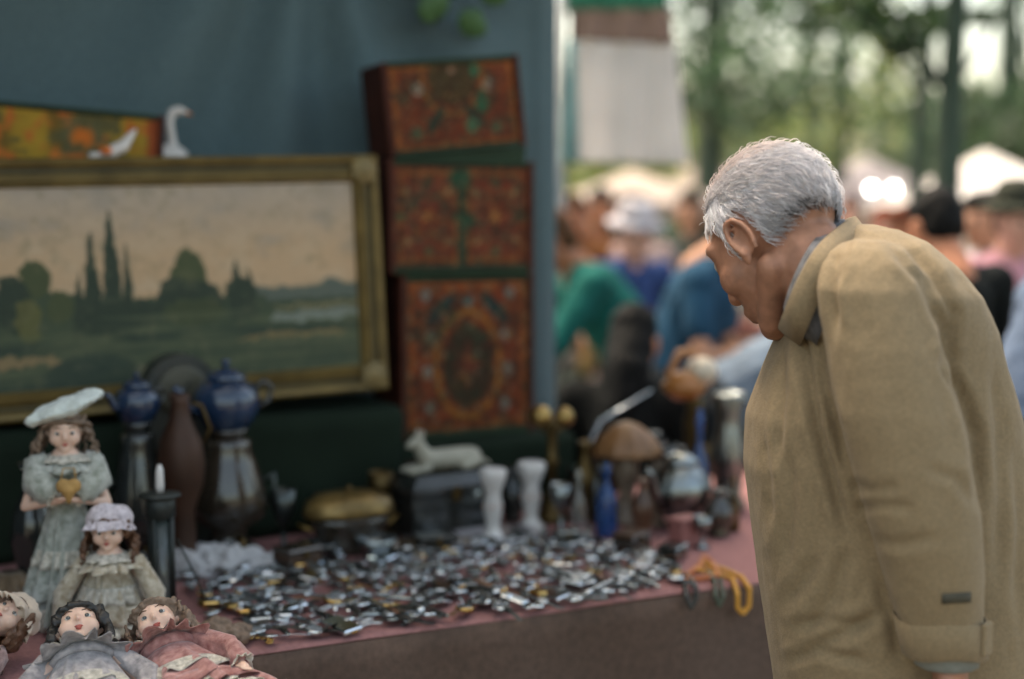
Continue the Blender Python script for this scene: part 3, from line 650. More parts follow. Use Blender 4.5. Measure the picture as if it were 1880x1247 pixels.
# black casket with reclining dog figurine on top
tB = .74; sB = sof(812, tB); hB = hgt(812, 865, tB)
cb = put('casket', 'black lacquered casket under the pale reclining dog', 'casket', sB, tB, .1)
sharp(MB().box((0, 0, hB * .36), (.24, .14, hB * .72 - .002), bev=.006).build('box', blackg, cb), 30)
ld = MB(); ld.loft([[(-.125, -.075, hB * .72), (.125, -.075, hB * .72), (.125, .075, hB * .72), (-.125, .075, hB * .72)], [(-.125, -.075, hB * .82), (.125, -.075, hB * .82), (.125, .075, hB * .82), (-.125, .075, hB * .82)], [(-.1, -.055, hB), (.1, -.055, hB), (.1, .055, hB), (-.1, .055, hB)]]); ld.build('lid', blackg, cb, False)
MB().box((0, -.073, hB * .7), (.025, .006, .035), bev=.002).build('clasp', dbrass, cb, False)
dg = thing('dog_figurine', 'pale stone reclining dog figurine on the black casket', 'figurine', P(sB, tB, TZ + .002 + hB), TA + .1)
mb = MB(); mb.chain([(-.04, 0, .03), (.02, 0, .03), (.075, 0, .026)], [.026, .026, .03]); mb.ell((.08, 0, .026), (.034, .026, .028)); mb.chain([(-.045, 0, .034), (-.062, 0, .06), (-.07, 0, .078)], [.024, .018, .016]); mb.cap((-.07, 0, .08), (-.094, 0, .07), .016, .009)
for y in (-.012, .012): mb.ell((-.062, y, .098), (.007, .004, .011)); mb.cap((-.05, y * 1.5, .012), (-.1, y * 1.5, .008), .01, .008); mb.cap((.085, y * 2.2, .02), (.05, y * 2.4, .008), .014, .008)
mb.tube([(.105, 0, .02), (.125, -.015, .012), (.12, -.035, .008)], [.008, .006, .004], 8); blob('body', mb, .004, mat('pale stone', L(150, 146, 132), .6, var=.15, ns=20), dg, 2)
# white porcelain candlesticks
def candlestick(label, px, py_top, t, R):
    c = put('candlestick', label, 'candlestick', sof(px, t, 950), t, 0, 'white porcelain candlesticks'); h = hgt(px, py_top, t)
    MB().lathe([(0, 0), (R * 1.1, 0), (R * 1.15, h * .05), (R * .8, h * .1), (R * .5, h * .2), (R * .62, h * .34), (R * .8, h * .5), (R * .6, h * .66), (R * .75, h * .74), (R, h * .86), (R * 1.08, h * .97), (R * .95, h), (R * .6, h * .97), (0, h * .9)], 26).build('stem', white, c)
    for k in range(6): a = k * PI / 3; MB().ell((R * .74 * math.cos(a), R * .74 * math.sin(a), h * .5), (R * .14, R * .14, R * .16), nu=10, nv=6).build('flower', mat('painted blossom', L(170, 130, 116), .4, var=.3, ns=40), c)
    return c
candlestick('white porcelain candlestick nearest the pale dog', 905, 862, .58, .031); candlestick('second white porcelain candlestick, right and behind the other', 975, 850, .66, .034)
s_, t_ = st(900, 1000); tr = put('serving_tray', 'oval grey tray on the table below the candlesticks', 'tray', s_, t_ + .02)
MB().lathe([(0, .002), (.075, .002), (.095, .008), (.11, .016), (.112, .02), (.108, .02), (.09, .011), (.07, .006), (0, .006)], 40, fn=lambda r, z, a: r * (.75 + .5 * math.cos(a) ** 2)).build('tray', mat('lilac pewter', (.4, .38, .4), .3, .7, var=.2), tr)
# brass balance with two bright balls
tA = .74; sA = sof(1013, tA); hA = hgt(1013, 745, tA)
ba = put('brass_lamp', 'brass stand with two shiny globes, right of the chests', 'lamp', sA, tA)
MB().lathe([(0, 0), (.05, 0), (.05, .012), (.03, .03), (.016, .06), (.013, hA * .45), (.022, hA * .5), (.013, hA * .56), (.012, hA * .82), (.018, hA * .86), (0, hA * .88)], 24).build('stem', dbrass, ba)
MB().tube([(-.034, 0, hA - .034), (-.03, 0, hA * .8), (0, 0, hA * .74), (.036, 0, hA * .8), (.04, 0, hA - .04)], .006, 8).build('arm', dbrass, ba)
MB().ell((-.032, 0, hA - .028), .029, nu=24, nv=14).build('globe', brass, ba); MB().ell((.036, 0, hA - .034), .027, nu=24, nv=14).build('globe', brass, ba)
# carved mushroom-shaped brown table lamp
tM = .62; sM = sof(1150, tM); hM = hgt(1150, 775, tM)
lm = put('table_lamp', 'small lamp with a ribbed orange brown domed shade and pale stem', 'lamp', sM, tM)
MB().lathe([(0, 0), (.045, 0), (.045, .012), (.026, .03), (.02, hM * .3), (.03, hM * .45), (.034, hM * .6), (.02, hM * .72), (0, hM * .74)], 22).build('stem', mat('mottled ceramic', L(120, 104, 88), .35, var=.4, ns=12), lm)
MB().lathe([(.088, hM * .68), (.09, hM * .7), (.07, hM * .84), (.035, hM * .96), (.008, hM), (0, hM)], 32, fn=lambda r, z, a: r * (1 + .06 * math.cos(a * 10))).build('shade', mat('amber shade', L(120, 84, 50), .45, var=.4, ns=12), lm)
for k in range(10): a = k * PI / 5; MB().ell((.086 * math.cos(a), .086 * math.sin(a), hM * .665), (.006, .006, .016), nu=8, nv=6).build('bead', copper, lm)
# silver ribbed teapot
tS = .50; sS = sof(1250, tS); hS = hgt(1250, 820, tS)
sp = put('silver_teapot', 'ribbed shiny silver teapot at the right of the table', 'teapot', sS, tS, .3)
rib = lambda r, z, a: r * (1 + .05 * abs(math.cos(a * 7)))
MB().lathe([(0, 0), (.04, 0), (.042, .01), (.03, .025), (.06, hS * .25), (.078, hS * .45), (.072, hS * .6), (.048, hS * .74), (.04, hS * .78), (0, hS * .78)], 56, fn=rib).build('pot', steel, sp)
ld = MB().lathe([(.046, hS * .78), (.046, hS * .81), (.034, hS * .88), (.012, hS * .94), (0, hS * .94)], 40).build('lid', steel, sp)
MB().lathe([(.008, hS * .93), (.014, hS * .97), (.008, hS), (0, hS)], 14).build('knob', blackg, ld)
MB().tube([(-.06, 0, hS * .35), (-.1, 0, hS * .5), (-.115, 0, hS * .72), (-.135, 0, hS * .78)], [.018, .012, .009, .008], 12).build('spout', steel, sp)
MB().tube([(.055, 0, hS * .66), (.1, 0, hS * .74), (.115, 0, hS * .5), (.07, 0, hS * .3)], .007, 10).build('handle', blackg, sp)
# blue glass bottles
def bottle(label, px, pyb, R, px2, pyt, m, name='glass_bottle', fat=1):
    s, t = st(px, pyb); h = hgt(px, pyt, t); b = put(name, label, 'bottle', s, t, 0, 'glass bottles among the goods')
    MB().lathe([(0, 0), (R, 0), (R * 1.05, .008), (R, h * .45 * fat), (R * .8, h * .6 * fat), (R * .35, h * .74), (R * .3, h * .92), (R * .42, h * .94), (R * .42, h * .985), (R * .3, h), (0, h)], 22).build('bottle', m, b)
    MB().lathe([(R * .2, h * .99), (R * .3, h * 1.02), (R * .34, h * 1.05), (0, h * 1.07)], 12).build('stopper', m, b); return b
bottle('slender bright blue glass bottle behind the silver teapot', 1283, 965, .024, 1283, 765, glassb)
bottle('short blue glass bottle left of the domed lamp', 1113, 985, .026, 1113, 860, glassb, fat=1.1)
bottle('small clear glass bottle beside the short blue one', 1062, 985, .019, 1062, 870, glassc)
bottle('small dark bottle behind the short blue one', 1095, 960, .018, 1095, 850, blackg)
bottle('brassy yellow bottle close to the man\'s jacket', 1345, 975, .017, 1345, 880, dbrass)
# globe lamp with cream shade
tG = .80; sG = sof(1275, tG, 700); hG = hgt(1275, 645, tG)
gl = put('globe_lamp', 'amber oil lamp with a round cream globe above the silver teapot', 'lamp', sG, tG)
MB().lathe([(0, 0), (.06, 0), (.06, .015), (.03, .035), (.022, hG * .35), (.03, hG * .5), (.02, hG * .62), (.03, hG * .68), (0, hG * .7)], 24).build('stem', dbrass, gl)
MB().lathe([(.03, hG * .68), (.06, hG * .74), (.062, hG * .78), (.03, hG * .86), (0, hG * .87)], 26, c=(-.035, 0, 0)).build('oil_font', mat('amber glaze', L(150, 96, 44), .35, var=.3, ns=12), gl)
MB().ell((.016, -.01, hG * .86), (.046, .046, .042), nu=24, nv=14).build('globe_shade', mat('cream glass', L(196, 180, 158), .3, var=.1, ns=12), gl)
MB().tube([(-.05, .0, hG * .72), (-.085, 0, hG * .86), (-.05, 0, hG * .99), (0, 0, hG)], .012, 10).build('reflector', mat('amber glaze'), gl)
# grey metal mask-like jug near the jacket
bj = put('pewter_jug', 'grey pewter jug half hidden by the man\'s jacket', 'jug', sof(1338, .66, 800), .66); hj = hgt(1338, 722, .66)
MB().lathe([(0, 0), (.05, 0), (.052, .012), (.034, .04), (.045, hj * .35), (.05, hj * .5), (.035, hj * .7), (.034, hj * .82), (.048, hj * .97), (.044, hj), (.03, hj * .86), (0, hj * .84)], 28).build('body', steel, bj)
MB().tube([(.045, 0, hj * .5), (.09, 0, hj * .62), (.085, 0, hj * .85), (.045, 0, hj * .93)], .006, 8).build('handle', steel, bj)
# violin bow-like silver sabre leaning: long slanted grey stick
sv = put('paper_knife', 'long grey paper knife leaning behind the brass globes', 'knife', sof(1110, .88, 780), .88, 0)
p0_ = on_t(1100, 775, .88); p1_ = on_t(1195, 718, .88); sv.location = P(p0_[0], .88, TZ + .002)
dz = p0_[1] - TZ; MB().tube([(-.12, 0, .003), (0, 0, dz), (p1_[0] - p0_[0], 0, p1_[1] - TZ)], [.004, .009, .007], 8, flat=.4).build('blade', silver, sv)
MB().cap((-.12, 0, .01), (-.07, 0, dz * .45), .009, .008).build('grip', blackg, sv)
# more small dark ornaments filling the rear rows
def vase(label, px, t, pyt, R, m, name='vase'):
    v = put(name, label, 'vase', sof(px, t, 900), t, 0, 'dark vases at the back of the table'); h = hgt(px, pyt, t)
    MB().lathe([(0, 0), (R * .7, 0), (R * .75, h * .04), (R * .6, h * .1), (R, h * .4), (R * .9, h * .6), (R * .4, h * .8), (R * .38, h * .9), (R * .6, h), (R * .5, h), (0, h * .9)], 26).build('body', m, v)
    MB().tube([(R * .85, 0, h * .6), (R * 1.3, 0, h * .72), (R * .9, 0, h * .88), (R * .42, 0, h * .86)], .004, 8).build('handle', m, v); return v
vase('dark bronze vase right of the brass globe stand', 1075, .7, 812, .035, dbrass); vase('small black vase behind the candlesticks', 940, .78, 862, .035, blackg); vase('black vase behind the domed lamp', 1195, .78, 795, .045, blackg)
vase('tall dark vase touching the painted chest stack', 760, .84, 850, .04, darkg); vase('dark squat vase beside the silver teapot', 1320, .40, 900, .04, darkg); vase('narrow dark vase in front of the domed lamp', 1180, .47, 880, .028, mat('rusty glaze', L(84, 56, 40), .3, var=.4, ns=14)); vase('mottled vase between the lamp and the silver teapot', 1205, .56, 850, .03, mat('mottled ceramic'))
vase('dark vase at the far left behind the dolls', 60, .62, 850, .05, blackg)
def cup(label, px, t, pyt, R, m):
    v = put('goblet', label, 'goblet', sof(px, t, 950), t, random.uniform(0, 6), 'small dark goblets in the clutter'); h = hgt(px, pyt, t)
    MB().lathe([(0, 0), (R * .8, 0), (R * .82, h * .04), (R * .2, h * .12), (R * .16, h * .42), (R * .5, h * .5), (R * .95, h * .72), (R, h), (R * .94, h), (R * .8, h * .7), (0, h * .55)], 22).build('cup', m, v)
    MB().lathe([(R * .17, h * .24), (R * .34, h * .28), (R * .17, h * .32)], 14).build('stem_knop', m, v)
def casket(label, px, t, w, d, h, m, m2, yaw):
    v = put('trinket_box', label, 'box', sof(px, t, 960), t, yaw, 'trinket boxes in the clutter')
    MB().box((0, 0, h * .36), (w, d, h * .72), bev=.004).build('box', m, v, False); MB().box((0, 0, h * .86), (w * 1.05, d * 1.06, h * .26), bev=.005).build('lid', m2, v, False); MB().box((0, -d * .53, h * .7), (.012, .004, .016), bev=.001).build('clasp', dbrass, v, False)
rust = mat('rusty glaze', L(84, 56, 40), .3, var=.4, ns=14)
for a in (('dark goblet left of the lidded dish', 520, .70, 900, .03, dsteel), ('dark goblet just behind the lidded dish', 700, .80, 868, .032, dbrass), ('steel goblet right of the black casket', 868, .70, 890, .026, steel), ('rusty goblet behind the short blue bottle', 1128, .74, 858, .03, rust), ('steel goblet in front of the brass globe stand', 1030, .60, 890, .028, steel), ('black goblet right of the domed lamp', 1222, .68, 818, .03, blackg), ('brassy goblet behind the silver teapot', 1300, .74, 820, .03, dbrass), ('small steel goblet beside the rose box', 1290, .30, 950, .022, steel)): cup(*a)
for a in (('dark walnut box left of the lidded dish', 545, .56, .09, .07, .05, walnut, darkg, .3), ('low black box in front of the casket', 800, .57, .10, .06, .04, blackg, blackg, -.1), ('brown box behind the low bowls', 640, .80, .14, .09, .11, walnut, walnut, .05), ('dark box under the domed lamp', 1160, .36, .08, .06, .045, darkg, walnut, .4), ('small steel box beside the clear bottle', 1040, .47, .06, .045, .04, dsteel, steel, -.2), ('walnut box behind the small clear bottle', 1085, .80, .11, .08, .12, walnut, blackg, .1), ('black box by the orange beads', 1235, .24, .07, .05, .035, blackg, blackg, .6)): casket(*a)
rb = put('red_box', 'small red wooden box at the table edge by the silver teapot', 'box', sof(1320, .2, 1000), .34, .2)
MB().box((0, 0, .03), (.07, .05, .06), bev=.004).build('box', mat('dull rose paint', L(140, 92, 88), .6), rb, False); MB().box((0, 0, .066), (.074, .054, .01), bev=.003).build('lid', mat('dull rose paint'), rb, False)
# --- yellow bead necklace draped over the edge, with orange beads
yb = mat('yellow bead', L(196, 140, 34), .3, var=.2, ns=60, coat=.3); ob = mat('orange bead', L(182, 104, 48), .35, var=.2, ns=60, coat=.3); bb = mat('black bead', (.02, .022, .02), .25, var=.2, coat=.4)
def beads(label, pts, n, r, m, name='bead_necklace'):
    t = thing(name, label, 'necklace', P(0, 0, TZ), TA, 'bead necklaces hanging over the table edge'); pts = [Vector(p) for p in pts]
    seg = [(pts[i + 1] - pts[i]).length for i in range(len(pts) - 1)]; tot = sum(seg); me = MB().ell((0, 0, 0), r, nu=10, nv=7).mesh('bead', m)
    MB().tube(pts, r * .25, 5).build('string', m, t)
    for k in range(n):
        d = tot * (k + .5) / n; i = 0
        while i < len(seg) - 1 and d > seg[i]: d -= seg[i]; i += 1
        o = link('bead', me, t); o.location = pts[i].lerp(pts[i + 1], d / seg[i])
    return t
def tp(px, py, z=.008): s, t = st(px, py, TZ + z); return (s, max(t, .004), z)
def hang(px, py): s, z = on_t(px, py, -.022); return (s, -.026, z - TZ)
beads('yellow bead necklace draped over the table edge by the jacket', [tp(1275, 1045), tp(1310, 1052), tp(1345, 1062), hang(1352, 1090), hang(1352, 1115), hang(1362, 1126), hang(1373, 1112), hang(1374, 1080), tp(1362, 1060), tp(1330, 1046), tp(1290, 1035)], 78, .0058, yb)
beads('orange bead necklace lying beside the yellow one', [tp(1235, 1058), tp(1262, 1055), tp(1285, 1040), tp(1292, 1022), tp(1305, 1030), tp(1320, 1056), tp(1290, 1062), tp(1250, 1064)], 40, .0065, ob)
beads('black bead necklace hanging over the edge left of the yellow one', [tp(1215, 1040), tp(1240, 1060), tp(1256, 1070), hang(1258, 1095), hang(1266, 1116), hang(1276, 1100), hang(1276, 1080), tp(1268, 1062), tp(1240, 1045)], 60, .0055, bb)
beads('dark green bead string hanging beside the yellow necklace', [tp(1300, 1050), tp(1312, 1066), hang(1312, 1095), hang(1318, 1112), hang(1326, 1095), tp(1322, 1062)], 40, .005, mat('dark green bead', L(52, 66, 48), .3, var=.2, coat=.4))

# --- trinkets: watches, lighters, knives, coins, brooches, rings
def watch_proto(strap, case, dialm, metal):
    parts = [('case', MB().lathe([(0, 0), (.015, 0), (.0175, .002), (.0175, .007), (.0155, .0095), (.0145, .0085), (0, .0085)], 20).mesh('case', case)),
             ('dial', MB().lathe([(.0144, .0087), (.0144, .0093), (.0135, .0096), (.006, .0098), (0, .0098)], 18).mesh('dial', dialm))]
    for sg in (-1, 1):
        if metal:
            mb = MB()
            for k in range(7): mb.box((sg * (.0205 + k * .0078), 0, .005 + .0012 * math.sin(k * 1.2)), (.0068, .0155 - k * .0004, .0035), bev=.0012)
        else: mb = MB().grid(lambda a, b: (sg * (.015 + .06 * a), (b - .5) * (.016 - .004 * a), .004 + .004 * math.sin(a * 3)), 8, 2)
        parts.append(('strap', mb.mesh('strap', strap, not metal)))
    parts.append(('crown', MB().lathe([(.002, 0), (.0022, .003), (0, .0032)], 8, (0, .0172, .005), Matrix.Rotation(-PI / 2, 3, 'X')).mesh('crown', case)))
    return parts
dial_w = mat('white dial', L(118, 124, 130), .08, var=.15, ns=60, coat=1); dial_b = mat('dark dial', (.03, .035, .045), .06, var=.2, ns=60, coat=1)
gold_t = mat('trinket gold', L(196, 160, 96), .2, 1, var=.15, ns=40)
K = {}
K['w1'] = ('wristwatch', 'silver wristwatch with a steel link strap among the trinkets', 'watch', watch_proto(dsteel, silver, dial_w, True))
K['w2'] = ('wristwatch', 'silver wristwatch with a dark leather strap among the trinkets', 'watch', watch_proto(leather, silver, dial_w, False))
K['w3'] = ('wristwatch', 'golden wristwatch with a brown leather strap among the trinkets', 'watch', watch_proto(leatherb, gold_t, dial_w, False))
K['w4'] = ('wristwatch', 'dark dialled wristwatch with a steel link strap among the trinkets', 'watch', watch_proto(dsteel, steel, dial_b, True))
def lighter(m, m2): return [('case', MB().box((0, 0, .006), (.036, .024, .012), bev=.003).mesh('case', m, False)), ('cap', MB().box((.0285, 0, .006), (.019, .0238, .0118), bev=.003).mesh('cap', m2, False)), ('hinge', MB().tube([(.019, .0125, .006), (.019, .0125, .011)], .0018, 6).mesh('hinge', steel))]
K['l1'] = ('cigarette_lighter', 'polished silver flip lighter lying among the trinkets', 'lighter', lighter(silver, silver)); K['l2'] = ('cigarette_lighter', 'brassy flip lighter lying among the trinkets', 'lighter', lighter(gold_t, silver))
K['k1'] = ('pocket_knife', 'folded pocket knife with dark grips among the trinkets', 'knife', [('grip', MB().ell((0, 0, .006), (.045, .0085, .006), nu=12, nv=8).mesh('grip', blackg)), ('blade', MB().box((.004, .0035, .0085), (.07, .0025, .008)).mesh('blade', silver, False)), ('bolster', MB().ell((.04, 0, .006), (.01, .009, .0065), nu=10, nv=6).mesh('bolster', silver))])
K['k2'] = ('pocket_knife', 'folded pocket knife with steel grips among the trinkets', 'knife', [('grip', MB().ell((0, 0, .006), (.04, .009, .006), nu=12, nv=8).mesh('grip', steel)), ('blade', MB().box((.004, .0035, .0085), (.062, .0025, .008)).mesh('blade', silver, False))])
K['c1'] = ('medal', 'round silver medal among the trinkets', 'medal', [('disc', MB().lathe([(0, 0), (.014, 0), (.015, .0015), (.0145, .003), (.012, .0026), (.007, .0042), (0, .005)], 18).mesh('disc', silver)), ('loop', MB().tube([(.0145 + .004 * math.cos(a) + .003, .004 * math.sin(a), .0018) for a in np.linspace(0, 2 * PI, 9)], .001, 5).mesh('loop', silver))])
K['b1'] = ('brooch', 'domed glinting brooch among the trinkets', 'brooch', [('mount', MB().lathe([(0, 0), (.015, 0), (.017, .003), (.012, .005), (0, .005)], 18, fn=lambda r, z, a: r * (1 + .1 * math.cos(a * 9))).mesh('mount', gold_t)), ('stone', MB().ell((0, 0, .005), (.010, .008, .006), nu=14, nv=8).mesh('stone', mat('pale stone gem', L(150, 170, 190), .06, var=.2, coat=1)))])
K['b2'] = ('brooch', 'dark stone brooch in a silver mount among the trinkets', 'brooch', [('mount', MB().lathe([(0, 0), (.014, 0), (.016, .003), (.012, .005), (0, .005)], 18).mesh('mount', silver)), ('stone', MB().ell((0, 0, .005), (.011, .009, .006), nu=14, nv=8).mesh('stone', blackg))])
K['r1'] = ('finger_ring', 'silver ring standing among the trinkets', 'ring', [('band', MB().tube([(.009 * math.cos(a), 0, .0105 + .009 * math.sin(a)) for a in np.linspace(0, 2 * PI, 15)], .0015, 6).mesh('band', silver)), ('stone', MB().ell((0, 0, .0215), (.004, .004, .0035), nu=8, nv=6).mesh('stone', dial_w))])
K['s1'] = ('teaspoon', 'silver teaspoon among the trinkets', 'spoon', [('bowl', MB().ell((.05, 0, .004), (.016, .010, .0035), nu=14, nv=8).mesh('bowl', silver)), ('handle', MB().tube([(.036, 0, .004), (0, 0, .006), (-.045, 0, .003)], [.0022, .002, .0042], 8, flat=.4).mesh('handle', silver))])
def links(m, n, w): return [('link', MB().tube([(-.006 + .0075 * math.cos(a), .0042 * math.sin(a), .003 + (.0008 if k % 2 else 0)) for a in np.linspace(0, 2 * PI, 9)], .0013, 5).xf(Matrix.Translation((math.sin(k * .55) * w, k * .0088 - n * .0044, 0)) @ Matrix.Rotation(PI / 2 + .5 * math.cos(k * .55), 4, 'Z')).mesh('link', m)) for k in range(n)]
K['n1'] = ('chain_bracelet', 'silver link bracelet among the trinkets', 'bracelet', links(silver, 9, .012)); K['n2'] = ('chain_bracelet', 'golden link bracelet among the trinkets', 'bracelet', links(gold_t, 9, .014))
K['t1'] = ('cigarette_case', 'flat steel cigarette case among the trinkets', 'case', [('shell', MB().box((0, 0, .005), (.07, .045, .010), bev=.003).mesh('shell', silver, False)), ('catch', MB().box((.036, 0, .005), (.004, .012, .004)).mesh('catch', gold_t, False))])
K['h1'] = ('perfume_flask', 'tiny upright clear white flask among the trinkets', 'flask', [('body', MB().lathe([(0, 0), (.013, 0), (.014, .004), (.011, .02), (.006, .026), (0, .026)], 14).mesh('body', dial_w)), ('stopper', MB().lathe([(.005, .026), (.007, .032), (.005, .04), (0, .041)], 10).mesh('stopper', silver))])
wts = [('w1', 18), ('w2', 16), ('w3', 4), ('w4', 18), ('l1', 9), ('l2', 3), ('k1', 9), ('k2', 12), ('c1', 10), ('b1', 5), ('b2', 8), ('r1', 4), ('s1', 10), ('n1', 9), ('n2', 2), ('t1', 4)] + [('h1', 1)]
bag_ = [k for k, w in wts for _ in range(w)]
def inpoly(x, y, pg):
    c = False; j = len(pg) - 1
    for i in range(len(pg)):
        if (pg[i][1] > y) != (pg[j][1] > y) and x < (pg[j][0] - pg[i][0]) * (y - pg[i][1]) / (pg[j][1] - pg[i][1]) + pg[i][0]: c = not c
        j = i
    return c
zone = [st(*p) for p in ((335, 1000), (420, 1045), (560, 1022), (640, 1028), (700, 1012), (860, 1000), (1010, 985), (1150, 1002), (1225, 1035), (1245, 1078), (1060, 1112), (868, 1138), (800, 1118), (815, 1140), (640, 1165), (500, 1188), (455, 1186), (400, 1150), (345, 1100))]
rz = random.Random(5); placed = []; cnt = 0; tries = 0
while cnt < 400 and tries < 16000:
    tries += 1; s_ = rz.uniform(-.2, 1.3); t_ = rz.uniform(0, .8)
    if not inpoly(s_, t_, zone): continue
    key = rz.choice(bag_); dm = .038 if key[0] in 'w' else .032
    lv = sum(1 for a, b in placed if (a - s_) ** 2 + (b - t_) ** 2 < (dm * .64) ** 2)
    if lv > 0: continue
    placed.append((s_, t_)); cnt += 1
    nm, lb, ct, parts = K[key]
    row = rz.random() < .55; yaw = (PI / 2 + rz.uniform(-.35, .35)) if row else rz.uniform(0, 2 * PI)
    o = thing(nm, lb, ct, P(s_, t_, TZ + .002 + rz.uniform(0, .004)), 0, 'trinkets spread over the front of the table' if False else nm.replace('_', ' ') + ' spread on the pink cloth')
    o.rotation_euler = (rz.uniform(-.16, .24), rz.uniform(-.18, .18), TA + yaw); o.location.z += .005
    o.scale = (rz.uniform(.75, 1.15),) * 3
    for pn, pm in parts: link(pn, pm, o)
    px_, py_ = proj(*P(s_, t_)); near = 'below the lantern' if px_ < 440 else 'below the white bag' if px_ < 560 else 'below the lidded dish' if px_ < 720 else 'below the black casket' if px_ < 860 else 'below the candlesticks' if px_ < 1000 else 'below the blue bottle' if px_ < 1130 else 'beside the bead necklaces'
    dep = 'near the table edge' if t_ < .13 else 'mid way back' if t_ < .3 else 'far from the edge'
    o['label'] = lb.replace(' among the trinkets', '').replace(' lying', '').replace(' standing', '') + ', ' + dep + ', ' + near
# ================================================================== DOLLS
bisque = mat('bisque', L(218, 182, 162), .42, var=.08, ns=20, sss=.15)
eyew = mat('doll eye white', L(200, 196, 190), .15, coat=.8); iris = mat('dark iris', (.02, .03, .035), .1, coat=1); lipm = mat('rose lip', L(168, 84, 74), .4); browm = mat('doll brow', L(92, 66, 48), .7)
def ruffle(n, r0, r1, z0, z1, amp, k, seed=0, squash=1.0, a0=0, a1=2 * PI, rows=7):
    wrap = abs(a1 - a0 - 2 * PI) < 1e-3
    def f(u, v):
        a = a0 + (a1 - a0) * u; ph_ = k * a + seed + 1.5 * math.sin(3 * a + seed) + .9 * math.sin(7 * a + 2 * seed); w = math.sin(ph_); n_ = mnoise.noise(Vector((math.cos(a) * 2.2, math.sin(a) * 2.2, v * 2 + seed)))
        r = r0 + (r1 - r0) * v; r *= 1 + amp * v * w + amp * .8 * v * n_
        return (r * math.cos(a), r * math.sin(a) * squash, z0 + (z1 - z0) * v + amp * .16 * r * v * math.cos(ph_ * .7) + .004 * v * n_)
    return MB().grid(f, n, rows, wrap)
def doll(label, loc, rot, h, hr, dress, trim, hairm, style, hat=None, hatm=None, arm='down', skirt=(.05, .12), puff=1.0, hairw=1.0, group='porcelain dolls at the left end of the table', sleeve=None, tilt=0, flat=1.0, hairlen=1.0):
    t = thing('porcelain_doll', label, 'doll', loc, 0, group, rot=rot); zc = h - hr * 1.1; zs = zc - hr * 1.65; sh = hr * 1.25; wz = h * .52
    HM = Matrix.Translation((0, 0, zc)) @ Matrix.Rotation(tilt, 4, 'Y') @ Matrix.Translation((0, 0, -zc))
    b = MB(); hd = MB()
    hd.ell((0, 0, zc + .08 * hr), (hr * .95, hr * .86, hr)); hd.ell((hr * .3, 0, zc - .3 * hr), (hr * .62, hr * .66, hr * .75))
    for s in (-1, 1): hd.ell((hr * .52, s * hr * .4, zc - .3 * hr), hr * .4)
    hd.ell((hr * .72, 0, zc - .82 * hr), (hr * .24, hr * .26, hr * .2)); hd.cap((hr * .93, 0, zc + .02 * hr), (hr * 1.03, 0, zc - .2 * hr), hr * .07, hr * .12)
    for s in (-1, 1): hd.ell((0, s * hr * .88, zc - .1 * hr), (hr * .16, hr * .08, hr * .22))
    hd.cap((0, 0, zc - hr * .6), (0, 0, zs + .2 * hr), hr * .36, hr * .38); hd.xf(HM); b.v = list(hd.v); b.f = list(hd.f)
    b.cap((0, 0, zs), (0, 0, wz), hr * .85, hr * .7)
    hands = []
    for s in (-1, 1):
        S = Vector((0, s * sh, zs - .1 * hr))
        if arm == 'front': E_ = S + Vector((hr * .6, s * hr * .8, -hr * 2.1)); Hn = Vector((hr * 2.0, s * hr * .45, zs - hr * 1.7))
        else: E_ = S + Vector((hr * .4, s * hr * 1.0, -hr * 1.9)); Hn = S + Vector((hr * 1.3, s * hr * 1.25, -hr * 3.4))
        b.chain([S, E_, Hn], [hr * .32, hr * .26, hr * .2]); d = (Hn - E_).normalized(); sd = Vector((d.y, -d.x, .3)).normalized()
        b.cap(Hn, Hn + d * hr * .3, hr * .2, hr * .2); hands.append(Hn)
        for k in range(4): b.cap(Hn + d * hr * .35 + sd * hr * (k - 1.5) * .13, Hn + d * hr * (.72 - .05 * abs(k - 1.5)) + sd * hr * (k - 1.5) * .15, hr * .075, hr * .06, 8)
        b.cap(Hn + sd * hr * .15, Hn + d * hr * .35 + sd * hr * .38, hr * .08, hr * .06, 8)
        b.chain([(0, s * hr * .4, wz), (hr * .1, s * hr * .45, h * .26), (0, s * hr * .42, h * .05), (hr * .5, s * hr * .45, h * .02)], [hr * .5, hr * .4, hr * .3, hr * .24])
    blob('body', b, .0032, bisque, t, 2, .5)
    for s in (-1, 1):
        e = MB().ell((hr * .80, s * hr * .36, zc + .03 * hr), (hr * .10, hr * .15, hr * .10)).xf(HM).build('eye', eyew, t)
        MB().ell((hr * .88, s * hr * .36, zc + .025 * hr), (hr * .045, hr * .095, hr * .09), nu=10, nv=6).xf(HM).build('iris', iris, e)
        MB().tube([(hr * .86, s * hr * .18, zc + .3 * hr), (hr * .84, s * hr * .38, zc + .38 * hr), (hr * .72, s * hr * .56, zc + .3 * hr)], hr * .03, 5).xf(HM).build('brow', browm, t)
    MB().ell((hr * .95, 0, zc - .52 * hr), (hr * .07, hr * .17, hr * .06), nu=10, nv=6).ell((hr * .93, 0, zc - .6 * hr), (hr * .07, hr * .11, hr * .055), nu=10, nv=6).xf(HM).build('lips', lipm, t)
    # hair
    hb = MB(); rr = random.Random(int(h * 1000) + len(label)); hb.ell((-.18 * hr, 0, zc + .2 * hr), (hr * .98, hr * .98, hr * .98))
    top = zc + .2 * hr
